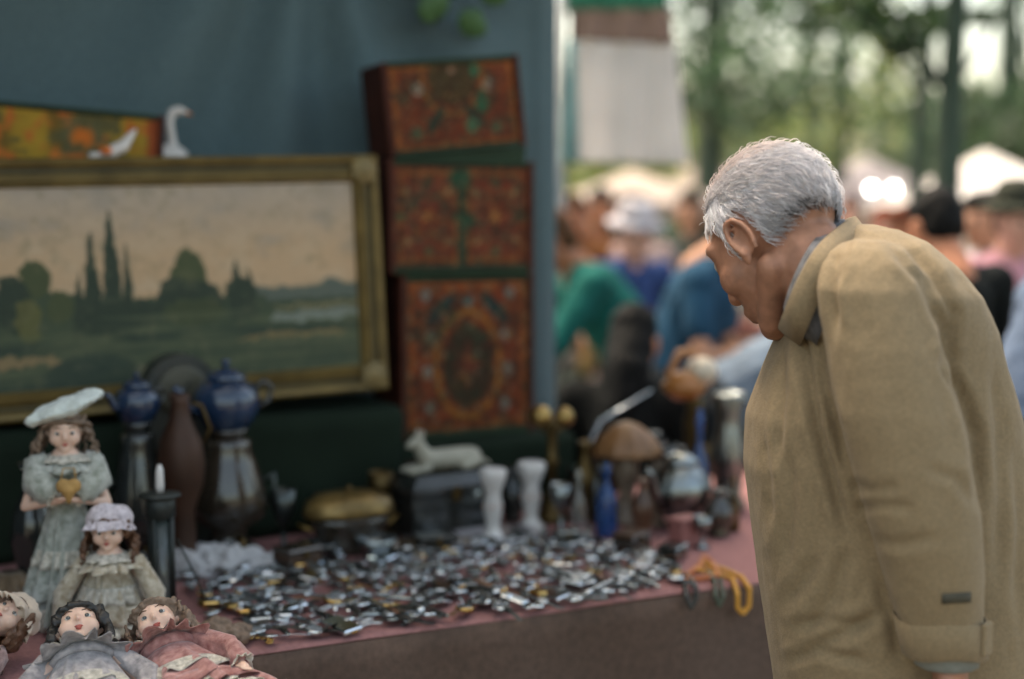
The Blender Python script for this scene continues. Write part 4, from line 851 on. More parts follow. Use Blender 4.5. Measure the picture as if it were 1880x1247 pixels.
    for k in range(90 if style != 'sleek' else 26):
        a = rr.uniform(math.radians(58), math.radians(302)); zz = rr.uniform(-1.5 * hairlen, .7) * hr; w = hr * (1.06 if zz > -.2 * hr else 1.06 + .25 * min(1, -zz / hr))
        w *= hairw * math.sqrt(max(.15, 1 - max(0, zz / hr) ** 2)); q = hr * rr.uniform(.13, .26)
        if style == 'ringlet':
            L_ = hr * rr.uniform(.5, 1.1); p = [(w * math.cos(a) + q * .5 * math.cos(j * 1.5), w * math.sin(a) + q * .5 * math.sin(j * 1.5), top + zz - L_ * j / 8) for j in range(9)]; hb.tube(p, q * .42, 6)
        else: hb.ell((w * math.cos(a), w * math.sin(a), top + zz), (q, q, q * 1.3), nu=8, nv=6)
    for k in range(14):
        a = math.radians(-75 + 150 * k / 13); hb.ell((hr * .74 * math.cos(a) + .08 * hr, hr * .9 * math.sin(a), zc + hr * (.72 - .22 * abs(math.sin(a)))), (hr * .2, hr * .2, hr * .16), nu=8, nv=6)
    hb.xf(HM)
    def frizz(co, no): return co + no * (noise3(co, (160, 160, 70), 3) * hr * .09)[:, None]
    blob('hair', hb, .0034, hairm, t, 1, .4, frizz)
    # dress
    d = ruffle(120, hr * .85, skirt[1], wz + hr * .6, h * .03, .20, 13, 1 + h, flat, rows=16).build('dress', dress, t, True, .0016)
    MB().lathe([(hr * .9, wz + hr * .5), (hr * .95, (wz + zs) / 2), (hr * 1.12, zs - .2 * hr), (hr * .9, zs + .25 * hr), (hr * .5, zs + .42 * hr)], 28, fn=lambda r, z, a: r * (1 + .2 * math.sin(a) ** 2 + .03 * math.sin(a * 14))).build('bodice', dress, d)
    for s in (-1, 1):
        S = Vector((0, s * sh, zs - .05 * hr)); Hn = hands[0 if s < 0 else 1]; mid = S.lerp(Hn, .5) + Vector((-.1 * hr, s * hr * .55, 0)); pts = [S + Vector((0, -s * hr * .3, .2 * hr)), S + Vector((0, s * .15 * hr, 0)), mid, S.lerp(Hn, .8) + Vector((0, s * hr * .2, 0)), Hn.lerp(S, .06)]
        mbs = MB().tube(pts, [hr * .4, hr * (.34 + .28 * puff), hr * (.3 + .5 * puff), hr * (.28 + .44 * puff), hr * .36], 22)
        o = mbs.build('sleeve', sleeve or dress, d); co = np.array([v.co for v in o.data.vertices]); nn = noise3(co, (70, 70, 40), s) * hr * .26 + noise3(co, (170, 170, 60), s + 4) * hr * .12
        no = np.array([v.normal for v in o.data.vertices]); o.data.vertices.foreach_set('co', (co + no * nn[:, None]).ravel()); o.data.update()
        ru = ruffle(40, hr * .28, hr * .48, 0, hr * .3, .2, 8, s).xf(Matrix.Translation(Hn) @ frame_from(Hn - S).to_4x4() @ Matrix.Translation((0, 0, -.3 * hr))).build('cuff', trim, d, True, .001)
    ruffle(90, hr * .42, hr * 1.45, zs + .5 * hr, zs + .12 * hr, .12, 16, 2).build('lace_collar', trim, d, True, .001)
    ruffle(130, skirt[1] * .9, skirt[1] * 1.08, h * .1, h * .0 + .004, .14, 22, 1 + h, flat, rows=4).build('hem_lace', trim, d, True, .001)
    for f_ in (.45, .72):
        rq = hr * .85 + (skirt[1] - hr * .85) * f_; zq = (wz + hr * .6) * (1 - f_) + h * .03 * f_
        ruffle(160, rq * 1.0, rq * 1.16, zq + .012, zq - .02, .12, 14, h + f_, flat, rows=4).build('flounce', trim if f_ < .6 else dress, d, True, .001)
    ruffle(90, hr * .5, hr * 1.9, zs + .45 * hr, zs - .35 * hr, .16, 13, 5, rows=5).build('shoulder_frill', dress, d, True, .001)
    if hat == 'beret':
        hb = MB().ell((0, 0, 0), (hr * 1.8, hr * 2.1, hr * .45), nu=36, nv=18).ell((0, 0, -hr * .22), (hr * 1.0, hr * 1.0, hr * .3))
        M = HM @ Matrix.Translation((-.35 * hr, 0.0, zc + hr * 1.12)) @ Matrix.Rotation(.36, 4, 'X') @ Matrix.Rotation(-.12, 4, 'Y'); hb.xf(M)
        blob('beret', hb, .004, hatm, t, 2, .5, lambda co, no: co + no * (noise3(co, (34, 34, 34), 5) * hr * .2 + noise3(co, (90, 90, 90), 2) * hr * .07)[:, None])
    if hat == 'bonnet':
        hb = MB().ell((-.22 * hr, 0, zc + .62 * hr), (hr * 1.12, hr * 1.22, hr * .78), nu=28, nv=16).xf(HM)
        o = blob('bonnet', hb, .004, hatm, t, 2, .5, lambda co, no: co + no * (noise3(co, (40, 40, 40), 5) * hr * .2 + noise3(co, (110, 110, 60), 2) * hr * .08)[:, None])
        ruffle(140, hr * 1.1, hr * 1.3, 0, -hr * .5, .15, 12, 2).xf(HM @ Matrix.Translation((-.1 * hr, 0, zc + .5 * hr)) @ Matrix.Rotation(-.22, 4, 'Y')).build('bonnet_frill', hatm, o, True, .001)
    return t
def fabric(name, c, var=.2, ns=30, c2=None): return mat(name, c, .85, var=var, ns=ns, bump=.5, bs=120, sheen=.3, c2=c2, translucent=.12)
Rz = lambda a: Matrix.Rotation(a, 3, 'Z')
hairbr = mat('auburn doll hair', L(96, 66, 46), .6, var=.35, ns=60, bump=.8, bs=120); hairgr = mat('ash brown doll hair', L(120, 100, 84), .65, var=.35, ns=60, bump=.8, bs=120); hairbk = mat('black doll hair', (.016, .015, .014), .45, var=.3, ns=60, bump=.8, bs=120)
gauze = fabric('grey green gauze', L(146, 150, 136), .2, 60, L(190, 190, 182)); lace = fabric('cream lace', L(170, 162, 146), .2, 130, L(222, 214, 200)); printf = fabric('cream printed cotton', L(164, 146, 118), .2, 70, L(206, 196, 178)); lilac = fabric('lilac white lace', L(186, 174, 182), .15, 110, L(226, 216, 222)); beretm = fabric('pale felt', L(214, 220, 214), .08, 12); rosef = fabric('rose print cotton', L(154, 92, 86), .2, 70, L(196, 146, 138)); greyf = fabric('grey blue cotton', L(140, 136, 140), .2, 70, L(190, 182, 182)); creamf = fabric('cream cotton', L(206, 186, 166), .1, 16); pinkf = fabric('pale pink cotton', L(150, 116, 112), .3, 50, L(190, 160, 156))
s1, t1 = st(128, 1140); p = P(s1, t1)
h1 = at(120, 742, p.y).z - TZ
d1 = doll('tall standing doll in a wide pale beret and gauzy grey dress', (p.x, p.y, TZ + .002), Rz(math.radians(-72)), h1 - .012, .037, gauze, lace, hairgr, 'ringlet', 'beret', beretm, 'front', (.05, .088), sleeve=gauze, tilt=.12, puff=1.1, hairw=1.25, hairlen=1.5)
# small tan purse in her hands
hp = thing('doll_purse', 'tan heart shaped purse held by the doll in the beret', 'purse', at(126, 900, p.y - .085), 0); hp.rotation_euler = (0, 0, .2)
mb = MB(); mb.ell((-.009, 0, .008), (.015, .009, .014)); mb.ell((.009, 0, .008), (.015, .009, .014)); mb.cap((0, 0, 0), (0, 0, -.022), .014, .005); blob('pouch', mb, .003, mat('tan suede', L(164, 128, 74), .8, var=.2, ns=40), hp, 2)
MB().tube([(-.014, 0, .018), (-.01, .01, .04), (.01, .01, .04), (.014, 0, .018)], .0016, 6).build('strap', mat('tan suede'), hp)
s2, t2 = st(205, 1160); p = P(s2, t2); h2 = at(205, 938, p.y).z - TZ
doll('small doll in a frilly whitish bonnet and printed cream dress', (p.x, p.y, TZ + .002), Rz(math.radians(-84)), h2, .035, printf, lace, hairbr, 'ringlet', 'bonnet', lilac, 'down', (.05, .075), tilt=.05, hairlen=1.1, hairw=1.15, puff=.45)
def lying(px, py, zc, along, up, h, hr):
    """matrix for a reclining doll: 'along' points from feet to head, face turned towards 'up'"""
    z = Vector(along).normalized(); x = Vector(up); x = (x - z * x.dot(z)).normalized(); y = z.cross(x); R = Matrix((x, y, z)).transposed()
    hc = on_z(px, py, zc); return hc - z * (h - hr * 1.1), R
loc, R = lying(146, 1157, TZ + .105, (-.30, .78, .50), (.1, -.55, .8), .30, .041)
doll('reclining doll with black hair and a grey collar, face up', loc, R, .30, .041, greyf, lace, hairbk, 'curl', None, None, 'down', (.05, .085), flat=1.25, tilt=.1, puff=.25)
loc, R = lying(288, 1146, TZ + .10, (-.42, .72, .45), (-.12, -.5, .8), .31, .04)
doll('reclining doll with brown curls and a rose print dress', loc, R, .31, .04, rosef, lace, hairgr, 'ringlet', None, None, 'down', (.05, .10), flat=1.3, tilt=.25, hairlen=1.3, hairw=1.2, puff=.3)
loc, R = lying(18, 1136, TZ + .085, (.55, .6, .35), (.3, -.5, .8), .28, .036)
doll('reclining doll in a cream bonnet cut by the left edge', loc, R, .28, .036, pinkf, creamf, hairbr, 'curl', 'bonnet', creamf, 'down', (.05, .085), flat=1.25, puff=.3)
# brown frilly cloth behind it and a bunch of loose curls
fr_ = thing('lace_cloth', 'crumpled brown lace cloth at the left edge of the table', 'cloth', on_z(20, 1092, TZ + .004), TA)
ruffle(90, .02, .075, .05, .004, .28, 9, 4, rows=10).build('cloth', fabric('brown lace', L(112, 92, 68), .3, 30), fr_, True, .001)
wg = thing('doll_wig', 'loose brown curly doll wig lying at the table edge', 'wig', on_z(400, 1180, TZ + .004), .4)
wb = MB(); rr = random.Random(3)
for k in range(60): a = rr.uniform(0, 2 * PI); q = rr.uniform(0, 1) ** .6; wb.ell((.06 * q * math.cos(a), .04 * q * math.sin(a), .012 + .03 * (1 - q)), (.014, .012, .012), nu=8, nv=6)
blob('curls', wb, .0036, hairgr, wg, 1, .4, lambda co, no: co + no * (noise3(co, (150, 150, 150), 3) * .004)[:, None])
# ================================================================== PEOPLE
skin_m = mat('skin', L(158, 112, 88), .55, var=.24, ns=34, sss=.08, bump=.15, bs=90)
def head_prims(M, fine=False, s=1.0, neck=True, nose=1.0):
    b = MB(); e = lambda c, r: b.ell([k * s for k in c], [k * s for k in (r if isinstance(r, (list, tuple)) else (r, r, r))]); c_ = lambda a, d, ra, rb: b.cap([k * s for k in a], [k * s for k in d], ra * s, rb * s)
    e((-.015, 0, .035), (.1, .077, .092)); e((.04, 0, -.005), (.062, .066, .092)); e((.05, 0, -.06), (.045, .045, .045)); e((.066, 0, -.102), (.026, .028, .022))
    for y in (-1, 1):
        c_((-.012, y * .056, -.055), (.058, y * .02, -.1), .022, .02); e((.052, y * .043, -.025), (.034, .026, .03)); c_((.09, y * .012, .03), (.07, y * .05, .03), .011, .011)
        e((.1 + .011 * nose, y * .012, -.034), .009 * nose); c_((.097, 0, -.064), (.088, y * .024, -.066), .0085, .005); c_((.094, 0, -.074), (.086, y * .02, -.073), .009, .005)
        # ear: rim, hollow left open, lobe
        Rm = Matrix.Rotation(-.25, 3, 'Y'); pts = []
        for k in range(12):
            a = math.radians(-60 + 285 * k / 11); q = Rm @ Vector((-.017 * math.cos(a) * -1 * .95, 0, .031 * math.sin(a))); pts.append(Vector((-.012 + q.x * -1, y * (.082 + (.008 if k > 3 else .004)), -.004 + q.z)))
        for k in range(11): c_(pts[k], pts[k + 1], .0048, .0048)
        e((-.010, y * .0775, -.005), (.014, .008, .026)); e((-.002, y * .083, -.033), (.008, .005, .010)); c_((.002, y * .08, .002), (.004, y * .083, -.012), .004, .004)
    c_((.094 + .004 * nose, 0, .018), (.098 + .024 * nose, 0, -.028), .0095, .013)
    if neck: c_((-.03, 0, -.055), (-.075, 0, -.21), .058, .064)
    return b.xf(M)
def hand_prims(b, wrist, d, palm_n, L_=.19, curl=.35, flip=1):
    """palm, four unequal bent fingers and a thumb; d points along the hand"""
    d = Vector(d).normalized(); n = Vector(palm_n); n = (n - d * n.dot(d)).normalized(); sd = d.cross(n) * flip; w = Vector(wrist); k = L_ / .19
    b.cap(w, w + d * .03 * k, .027 * k, .028 * k)
    for i in range(4): b.cap(w + d * .02 * k + sd * (i - 1.5) * .012 * k, w + d * .088 * k + sd * (i - 1.5) * .021 * k, .016 * k, .0125 * k)
    for i, l in enumerate((.072, .082, .076, .058)):
        p = w + d * .092 * k + sd * (i - 1.5) * .021 * k; r = .0093 * k; dd = d.copy()
        for j, f in enumerate((.45, .3, .25)):
            dd = (dd + n * curl * (1 + .3 * j)).normalized(); q = p + dd * l * f * k; b.cap(p, q, r, r * .93, 10); p = q; r *= .92
    p = w + d * .03 * k + sd * -.026 * k; q = p + (d * .6 - sd * .62 + n * .35).normalized() * .04 * k; r2 = q + (d * .9 - sd * .2 + n * .45).normalized() * .034 * k
    b.cap(p, q, .014 * k, .0115 * k, 10); b.cap(q, r2, .011 * k, .009 * k, 10)

# ------------------------------------------------------------------ the old man
MY = 2.30
man = thing('person', 'grey haired man in a loose tan jacket bending over the table', 'person', (at(1660, 400, MY).x, MY, 0))
O = Vector(man.location)
def mx(px, py, Y): return at(px, py, Y) - O
fh = Vector((-math.cos(math.radians(51)), math.sin(math.radians(51)), 0)); pit = math.radians(36)
fwd = fh * math.cos(pit) - Vector((0, 0, 1)) * math.sin(pit); upv = fh * math.sin(pit) + Vector((0, 0, 1)) * math.cos(pit); lf = upv.cross(fwd)
HC = mx(1424, 440, MY + .01); HS = 1.14
HMx = Matrix.Translation(HC) @ Matrix((fwd, lf, upv)).transposed().to_4x4()
b = head_prims(HMx, True, HS, neck=False, nose=.45)
# neck down into the torso, torso core, far arm, legs: one body under the clothes
nk = HMx @ Vector((-.04, .0, -.06)); nk2 = HMx @ Vector((-.05, .0, -.12)); chest_ = mx(1600, 640, MY); pel = mx(1690, 1180, MY)
b.chain([nk, nk2, mx(1540, 560, MY + .03), chest_, mx(1640, 900, MY), pel], [.066, .064, .066, .11, .12, .12])
shN = mx(1600, 520, 2.14); elN = mx(1665, 880, 2.085); wrN = mx(1740, 1190, 2.08)
b.chain([mx(1620, 680, MY), mx(1615, 600, 2.2), elN, wrN], [.06, .045, .042, .028]); 
hd_ = MB(); hand_prims(b, wrN + Vector((.002, 0, -.015)), (.12, .05, -1), (-.8, .5, 0), .185, .3, 1)
shF = mx(1590, 560, 2.48); elF = mx(1560, 830, 2.58); wrF = mx(1600, 1080, 2.56)
b.chain([chest_, shF, elF, wrF], [.08, .05, .042, .028]); hand_prims(b, wrF, (-.1, .05, -1), (-.4, -.8, .3), .185, .35, -1)
for yy, dx in ((-.1, .0), (.1, -.03)):
    b.chain([pel + Vector((0, yy * .7, -.03)), pel + Vector((-.02 + dx, yy * 1.05, -.42)), pel + Vector((.0 + dx, yy * 1.05, -(pel.z - .09))), pel + Vector((-.13 + dx, yy * 1.15, -(pel.z - .045)))], [.095, .06, .042, .035])
blob('body', b, .0048, skin_m, man, 3, .5)
for y in (-1, 1):
    c = HMx @ Vector((.079 * HS, y * .033 * HS, .012)); MB().ell(c, .0125 * HS).build('eye', mat('eye white', L(200, 190, 180), .2), man)
    MB().tube([HMx @ (Vector((.097, y * .012, .034)) * HS), HMx @ (Vector((.092, y * .034, .040)) * HS), HMx @ (Vector((.074, y * .055, .033)) * HS)], .004, 6).build('eyebrow', mat('grey brow', L(150, 146, 144), .8), man)
# hair: scalp cap plus many short combed strands
hair_m = mat('grey hair', attr='paint', rough=.6, var=.1, ns=60, translucent=.42, spec=.2)
cc = Vector((-.015, 0, .035)) * HS; cr = Vector((.1, .077, .092)) * HS
rr = np.random.default_rng(12); V = []; Fc = []; Cc = []
def hairline(q):    # q: unit direction in head space; True where hair grows
    x, y, z = q
    if x > .55: return z > .42
    if x > .16: return z > .42 - (.62 - x) * 1.0 or (abs(y) > .78 and z > -.42 and x < .42 and x > .24)
    if x > -.12: return z > .02
    return z > -.62 - .25 * (x + .12)
STREAK = [(1432, 396, 1446, 376), (1446, 376, 1470, 364), (1470, 364, 1506, 366), (1452, 400, 1474, 384), (1474, 384, 1520, 380)]
def seg_d(x, y, x0, y0, x1, y1):
    t_ = max(0, min(1, ((x - x0) * (x1 - x0) + (y - y0) * (y1 - y0)) / ((x1 - x0) ** 2 + (y1 - y0) ** 2))); return math.hypot(x - x0 - t_ * (x1 - x0), y - y0 - t_ * (y1 - y0))
n = 0
nu, nv = 60, 44; keep = {}
while n < 6500:
    q = rr.normal(size=3); q /= np.linalg.norm(q)
    if not hairline(q): continue
    n += 1; nrm = Vector((q[0] / cr.x, q[1] / cr.y, q[2] / cr.z)).normalized(); base = cc + Vector((q[0] * cr.x, q[1] * cr.y, q[2] * cr.z)) * 1.0
    # combed back and down on the sides, forwards and across on the top front
    d = Vector((-.9, 0, -.35)) if q[2] > .25 else Vector((-.62, 0, -.8))
    if q[0] > .2 and q[2] < .5: d = Vector((-.1, 0, -1))
    if q[2] > .7: d = Vector((-.8, .35 * np.sign(q[1]) * min(1, abs(q[1]) * 3), -.1))
    wv_ = .5 * math.sin(q[1] * 9 + q[2] * 7) + .35 * math.sin(q[2] * 17 + q[0] * 5)
    d = (d + Vector(rr.normal(size=3)) * .22 + Vector((0, 0, wv_ * .22))); d = (d - nrm * d.dot(nrm)).normalized()
    ln_h = rr.uniform(.022, .040) * (.8 if q[2] < -.3 else 1.0); side = d.cross(nrm).normalized() * rr.uniform(.0005, .0010)
    lift = rr.uniform(.03, .11) if rr.random() > .05 else rr.uniform(.22, .35); k0 = len(V); p = base - nrm * .002
    for j in range(5):
        f = j / 4; c = p + d * ln_h * f + nrm * (.009 * lift * 4 * math.sin(f * 2.4) - .30 * (ln_h * f) ** 2 / .09 * .3 + .004); w = side * (1 - .75 * f)
        V += [HMx @ (c - w), HMx @ (c + w), HMx @ (c + nrm * (w.length * 1.6 + .0003))]
    for j in range(4):
        for e_ in range(3): Fc.append((k0 + 3 * j + e_, k0 + 3 * j + (e_ + 1) % 3, k0 + 3 * j + 3 + (e_ + 1) % 3, k0 + 3 * j + 3 + e_))
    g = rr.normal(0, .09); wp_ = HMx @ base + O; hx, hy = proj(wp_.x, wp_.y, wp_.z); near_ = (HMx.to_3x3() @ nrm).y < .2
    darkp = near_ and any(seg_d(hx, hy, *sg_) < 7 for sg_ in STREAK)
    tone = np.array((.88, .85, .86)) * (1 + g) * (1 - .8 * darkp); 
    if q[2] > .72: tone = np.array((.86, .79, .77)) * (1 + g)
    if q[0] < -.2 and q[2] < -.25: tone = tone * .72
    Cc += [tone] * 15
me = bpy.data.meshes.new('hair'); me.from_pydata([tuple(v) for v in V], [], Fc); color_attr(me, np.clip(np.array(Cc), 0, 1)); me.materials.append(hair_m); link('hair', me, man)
# scalp cap under the strands so no skin shows through
sm = MB()
def scalp(a, bq):
    th = 2 * PI * a; ph = PI * (1 - bq) ; return None
vs = []; fs = []; idx = {}
for i in range(nv + 1):
    ph = PI * i / nv
    for j in range(nu):
        th = 2 * PI * j / nu; q = (math.sin(ph) * math.cos(th), math.sin(ph) * math.sin(th), math.cos(ph))
        if hairline(q): idx[i, j] = len(vs); vs.append(HMx @ (cc + Vector((q[0] * cr.x, q[1] * cr.y, q[2] * cr.z)) * (1.014 + .012 * mnoise.noise(Vector(q) * 6))))
for i in range(nv):
    for j in range(nu):
        k = [(i, j), (i + 1, j), (i + 1, (j + 1) % nu), (i, (j + 1) % nu)]
        if all(x in idx for x in k): fs.append(tuple(idx[x] for x in k))
sm.add(vs, fs).build('hair_base', mat('grey hair base', (.84, .81, .82), .7, var=.2, ns=50, bump=.8, bs=160), man, True)

# jacket: torso and sleeves as one cloth surface with real folds
JR = [(412, 1552, 1600, .05), (422, 1540, 1640, .10), (446, 1520, 1690, .15), (488, 1494, 1735, .19), (540, 1466, 1774, .21), (600, 1440, 1806, .20), (680, 1405, 1833, .195), (760, 1374, 1861, .19), (850, 1369, 1886, .19), (950, 1381, 1906, .19), (1060, 1396, 1918, .19), (1150, 1410, 1924, .19), (1250, 1426, 1930, .19), (1430, 1440, 1938, .19)]
J = MB(); rings = []
for py, l, r, hd in JR:
    a = mx(l, py, MY); c = mx(r, py, MY); cx = (a.x + c.x) / 2; w = (c.x - a.x) / 2; rg = []
    for k in range(40):
        th = 2 * PI * k / 40; ct, sn = math.cos(th), math.sin(th); ex = .82
        rg.append((cx + w * math.copysign(abs(ct) ** ex, ct), hd * math.copysign(abs(sn) ** ex, sn) + .0, a.z))
    rings.append(rg)
J.loft(rings)
SR = [(440, 1592, .028, 2.17, .05), (458, 1594, .058, 2.155, .065), (485, 1597, .074, 2.14, .075), (530, 1601, .082, 2.12, .08), (640, 1626, .089, 2.095, .082), (760, 1654, .095, 2.08, .085), (850, 1676, .091, 2.075, .085), (930, 1692, .084, 2.07, .08), (1000, 1704, .078, 2.07, .075), (1080, 1718, .070, 2.075, .068), (1135, 1726, .064, 2.08, .06), (1195, 1734, .061, 2.08, .055)]
rings = []
for py, cx, w, Y, hd in SR:
    c = mx(cx, py, Y); rings.append([(c.x + w * math.cos(2 * PI * k / 32), c.y + hd * math.sin(2 * PI * k / 32), c.z + .02 * (py > 1180) * 0) for k in range(32)])
J.loft(rings)
J.chain([shF, shF.lerp(elF, .5) + Vector((0, .01, 0)), elF, elF.lerp(wrF, .6), wrF + (wrF - elF) * -.04], [.095, .09, .082, .07, .055], 20)
FOLDS = [  # photo polyline, half width px, depth m
    ([(1437, 628), (1434, 700), (1430, 780), (1428, 850)], 9, .010), ([(1470, 600), (1479, 670), (1500, 786), (1535, 912), (1559, 985)], 10, .018),
    ([(1500, 640), (1512, 715), (1530, 770), (1552, 860)], 9, .014), ([(1403, 800), (1412, 880), (1420, 960)], 8, .006), ([(1446, 830), (1452, 930), (1440, 1040)], 13, .008),
    ([(1487, 489), (1489, 530), (1491, 600)], 9, .012), ([(1535, 446), (1524, 500), (1523, 540), (1532, 610)], 9, .013), ([(1560, 432), (1545, 470), (1538, 520)], 8, .007),
    ([(1633, 450), (1692, 513), (1735, 607), (1752, 690)], 10, .012), ([(1655, 440), (1712, 500), (1750, 575), (1748, 625)], 9, .012), ([(1725, 655), (1765, 720), (1790, 800), (1800, 930)], 9, .012),
    ([(1822, 660), (1838, 780), (1842, 900), (1838, 1080)], 14, .012), ([(1868, 800), (1878, 950), (1872, 1150)], 14, .012),
    ([(1555, 890), (1610, 900), (1650, 895)], 10, .005), ([(1565, 935), (1620, 925), (1680, 935)], 10, .005), ([(1700, 860), (1760, 880), (1790, 930)], 10, .005), ([(1600, 990), (1660, 1000), (1720, 985)], 11, .005),
    ([(1500, 1020), (1480, 1060), (1440, 1110)], 12, .007), ([(1560, 1000), (1530, 1100), (1470, 1170)], 14, .008), ([(1620, 1120), (1560, 1160), (1480, 1190)], 12, .010), ([(1450, 1150), (1520, 1140), (1600, 1150)], 10, .007), ([(1440, 1215), (1500, 1195), (1600, 1215)], 10, .008), ([(1610, 1060), (1640, 1150), (1652, 1210)], 12, .010)]
def folds(co, no):
    w = co + np.array(O); px, py = proj(w[:, 0], w[:, 1], w[:, 2]); face = np.clip(-no[:, 1] * 1.6 + .25, 0, 1); d = np.zeros(len(co))
    for pl, hw, dep in FOLDS:
        best = np.full(len(co), 1e9); tp_ = np.zeros(len(co)); n_ = len(pl) - 1; sg = np.zeros(len(co))
        for i in range(n_):
            a = np.array(pl[i], float); bb_ = np.array(pl[i + 1], float); v = bb_ - a; t_ = np.clip(((px - a[0]) * v[0] + (py - a[1]) * v[1]) / (v @ v), 0, 1); ex = px - a[0] - t_ * v[0]; ey = py - a[1] - t_ * v[1]; q = np.hypot(ex, ey)
            m_ = q < best; best[m_] = q[m_]; tp_[m_] = (i + t_[m_]) / n_
        tap = np.clip(np.minimum(tp_, 1 - tp_) * 5 + .15, 0, 1)
        d += .9 * dep * tap * (-np.exp(-(best / hw) ** 2) + .3 * np.exp(-((best - 2.1 * hw) / (hw * 1.1)) ** 2))
    d += .006 * noise3(co, (9, 9, 3.2), 4) + .0018 * noise3(co, (30, 30, 14), 8) + .0011 * noise3(co, (70, 70, 45), 2)
    return co + no * (d * (.35 + .65 * face))[:, None]
tan = mat('tan cotton', (.232, .166, .090), .85, var=.13, ns=190, bump=.45, bs=420, sheen=.08, weave=0)
jk = blob('jacket', J, .0062, tan, man, 3, .5, folds)
# collar band round the neck
lp = [mx(1560, 412, 2.29), mx(1510, 458, 2.165), mx(1474, 518, 2.145), mx(1450, 578, 2.17), mx(1446, 596, 2.27), mx(1452, 582, 2.36), mx(1480, 510, 2.42), mx(1535, 430, 2.39)]
def loop(lp, n, kk=3):
    out = []
    for i in range(n):
        f = i / n * len(lp); i0 = int(f); f -= i0; p = [lp[(i0 + j - 1) % len(lp)] for j in range(4)]
        out.append(.5 * ((2 * p[1]) + (-p[0] + p[2]) * f + (2 * p[0] - 5 * p[1] + 4 * p[2] - p[3]) * f * f + (-p[0] + 3 * p[1] - 3 * p[2] + p[3]) * f ** 3))
    return out
lpp = loop(lp, 64); ctr = sum(lpp, Vector()) / 64; axis = (nk2 - mx(1560, 560, MY)).normalized() * -1; axis = (HC - ctr).normalized()
def collar(inn, outw, hgt_, name, m, drop):
    rings = []
    for p in lpp:
        o = (p - ctr); o -= axis * o.dot(axis); o.normalize(); rings.append([p - o * inn - axis * drop, p + o * outw - axis * drop * 1.2, p + o * (outw + .004) + axis * hgt_ * .5, p + o * (outw - .006) + axis * hgt_, p - o * (inn + .002) + axis * hgt_])
    return MB().loft(rings, cap=False, close=True).build(name, m, man)
collar(.004, .012, .009, 'collar', tan, .035)
collar(.020, -.005, .022, 'shirt_collar', mat('checked shirt', L(92, 92, 96), .85, var=.5, ns=50, bump=.3), .05)
# cuff band, tab, grey ribbing and the small woven patch on the sleeve
c0, c1 = mx(1725, 1130, 2.08), mx(1734, 1198, 2.08); rings = []
for f, w in ((0, .0665), (.04, .0685), (.5, .067), (.97, .064), (1, .061), (1, .055), (.6, .052)):
    c = c0.lerp(c1, f); rings.append([(c.x + w * math.cos(2 * PI * k / 40), c.y + w * .92 * math.sin(2 * PI * k / 40), c.z + .004 * math.sin(2 * PI * k / 40 * 3)) for k in range(40)])
cuf = MB().loft(rings, cap=False).build('cuff', tan, jk)
MB().box(c0 + Vector((.058, -.040, -.024)), (.026, .008, .05), Matrix.Rotation(.75, 3, 'Z'), bev=.003).build('cuff_tab', tan, cuf, False)
rings = []
for f, w in ((0, .052), (.5, .051), (.9, .047), (1, .04)):
    c = c1 + Vector((.004 * f, 0, .02 - .042 * f)); rings.append([(c.x + w * (1 + .02 * math.cos(k * PI / 2)) * math.cos(2 * PI * k / 48), c.y + w * .85 * math.sin(2 * PI * k / 48), c.z) for k in range(48)])
MB().loft(rings, cap=False).build('grey_cuff_lining', mat('grey knit', L(120, 122, 116), .9, var=.15, ns=40, bump=.5), cuf)
pm = MB(); patch = []
for j in range(3):
    for i in range(9):
        patch.append((i / 8, j / 2))
pc = []
for (u, v) in patch:
    p = mx(1729 + 54 * u, 1089 + 19 * v + 3 * (.5 - u), 2.0); pc.append(p)
# drop the patch on the sleeve surface
from mathutils.bvhtree import BVHTree
bv = BVHTree.FromPolygons([v.co.copy() for v in jk.data.vertices], [tuple(p.vertices) for p in jk.data.polygons])
vs = []
for p in pc:
    o_ = CAM - O; dr = (p - o_).normalized(); hit = bv.ray_cast(o_, dr)[0]; vs.append((hit if hit else p) - dr * .0018)
fs = [(j * 9 + i, j * 9 + i + 1, (j + 1) * 9 + i + 1, (j + 1) * 9 + i) for j in range(2) for i in range(8)]
wp = MB().add(vs, fs).build('woven_patch', mat('dark patch', L(70, 66, 54), .8, var=.2, ns=80), jk, True, .001)
# trousers, shoes
tr_m = mat('dark trousers', L(62, 58, 52), .9, var=.15, ns=8, bump=.3, bs=200)
for yy, dx in ((-.1, .0), (.1, -.03)): pass
tb_ = MB(); tb_.cap(pel + Vector((0, -.05, .05)), pel + Vector((0, .05, .05)), .12, .12)
for yy, dx in ((-.1, .0), (.1, -.03)): tb_.chain([pel + Vector((0, yy * .7, -.03)), pel + Vector((-.02 + dx, yy * 1.0, -.42)), pel + Vector((dx, yy * 1.05, -(pel.z - .07)))], [.10, .085, .078])
blob('trousers', tb_, .011, tr_m, man, 3, .5, lambda co, no: co + no * (.007 * noise3(co, (12, 12, 7), 1))[:, None])
for yy, dx in ((-.1, .0), (.1, -.03)):
    sb = MB(); q = pel + Vector((dx, yy * 1.05, -pel.z)); sb.chain([q + Vector((.03, 0, .05)), q + Vector((-.08, yy * .1, .042)), q + Vector((-.17, yy * .15, .034))], [.05, .044, .034]); sb.box(q + Vector((-.07, yy * .08, .012)), (.27, .09, .024), bev=.01); blob('shoe', sb, .007, mat('brown shoe', L(58, 42, 30), .4, var=.2), man, 3)

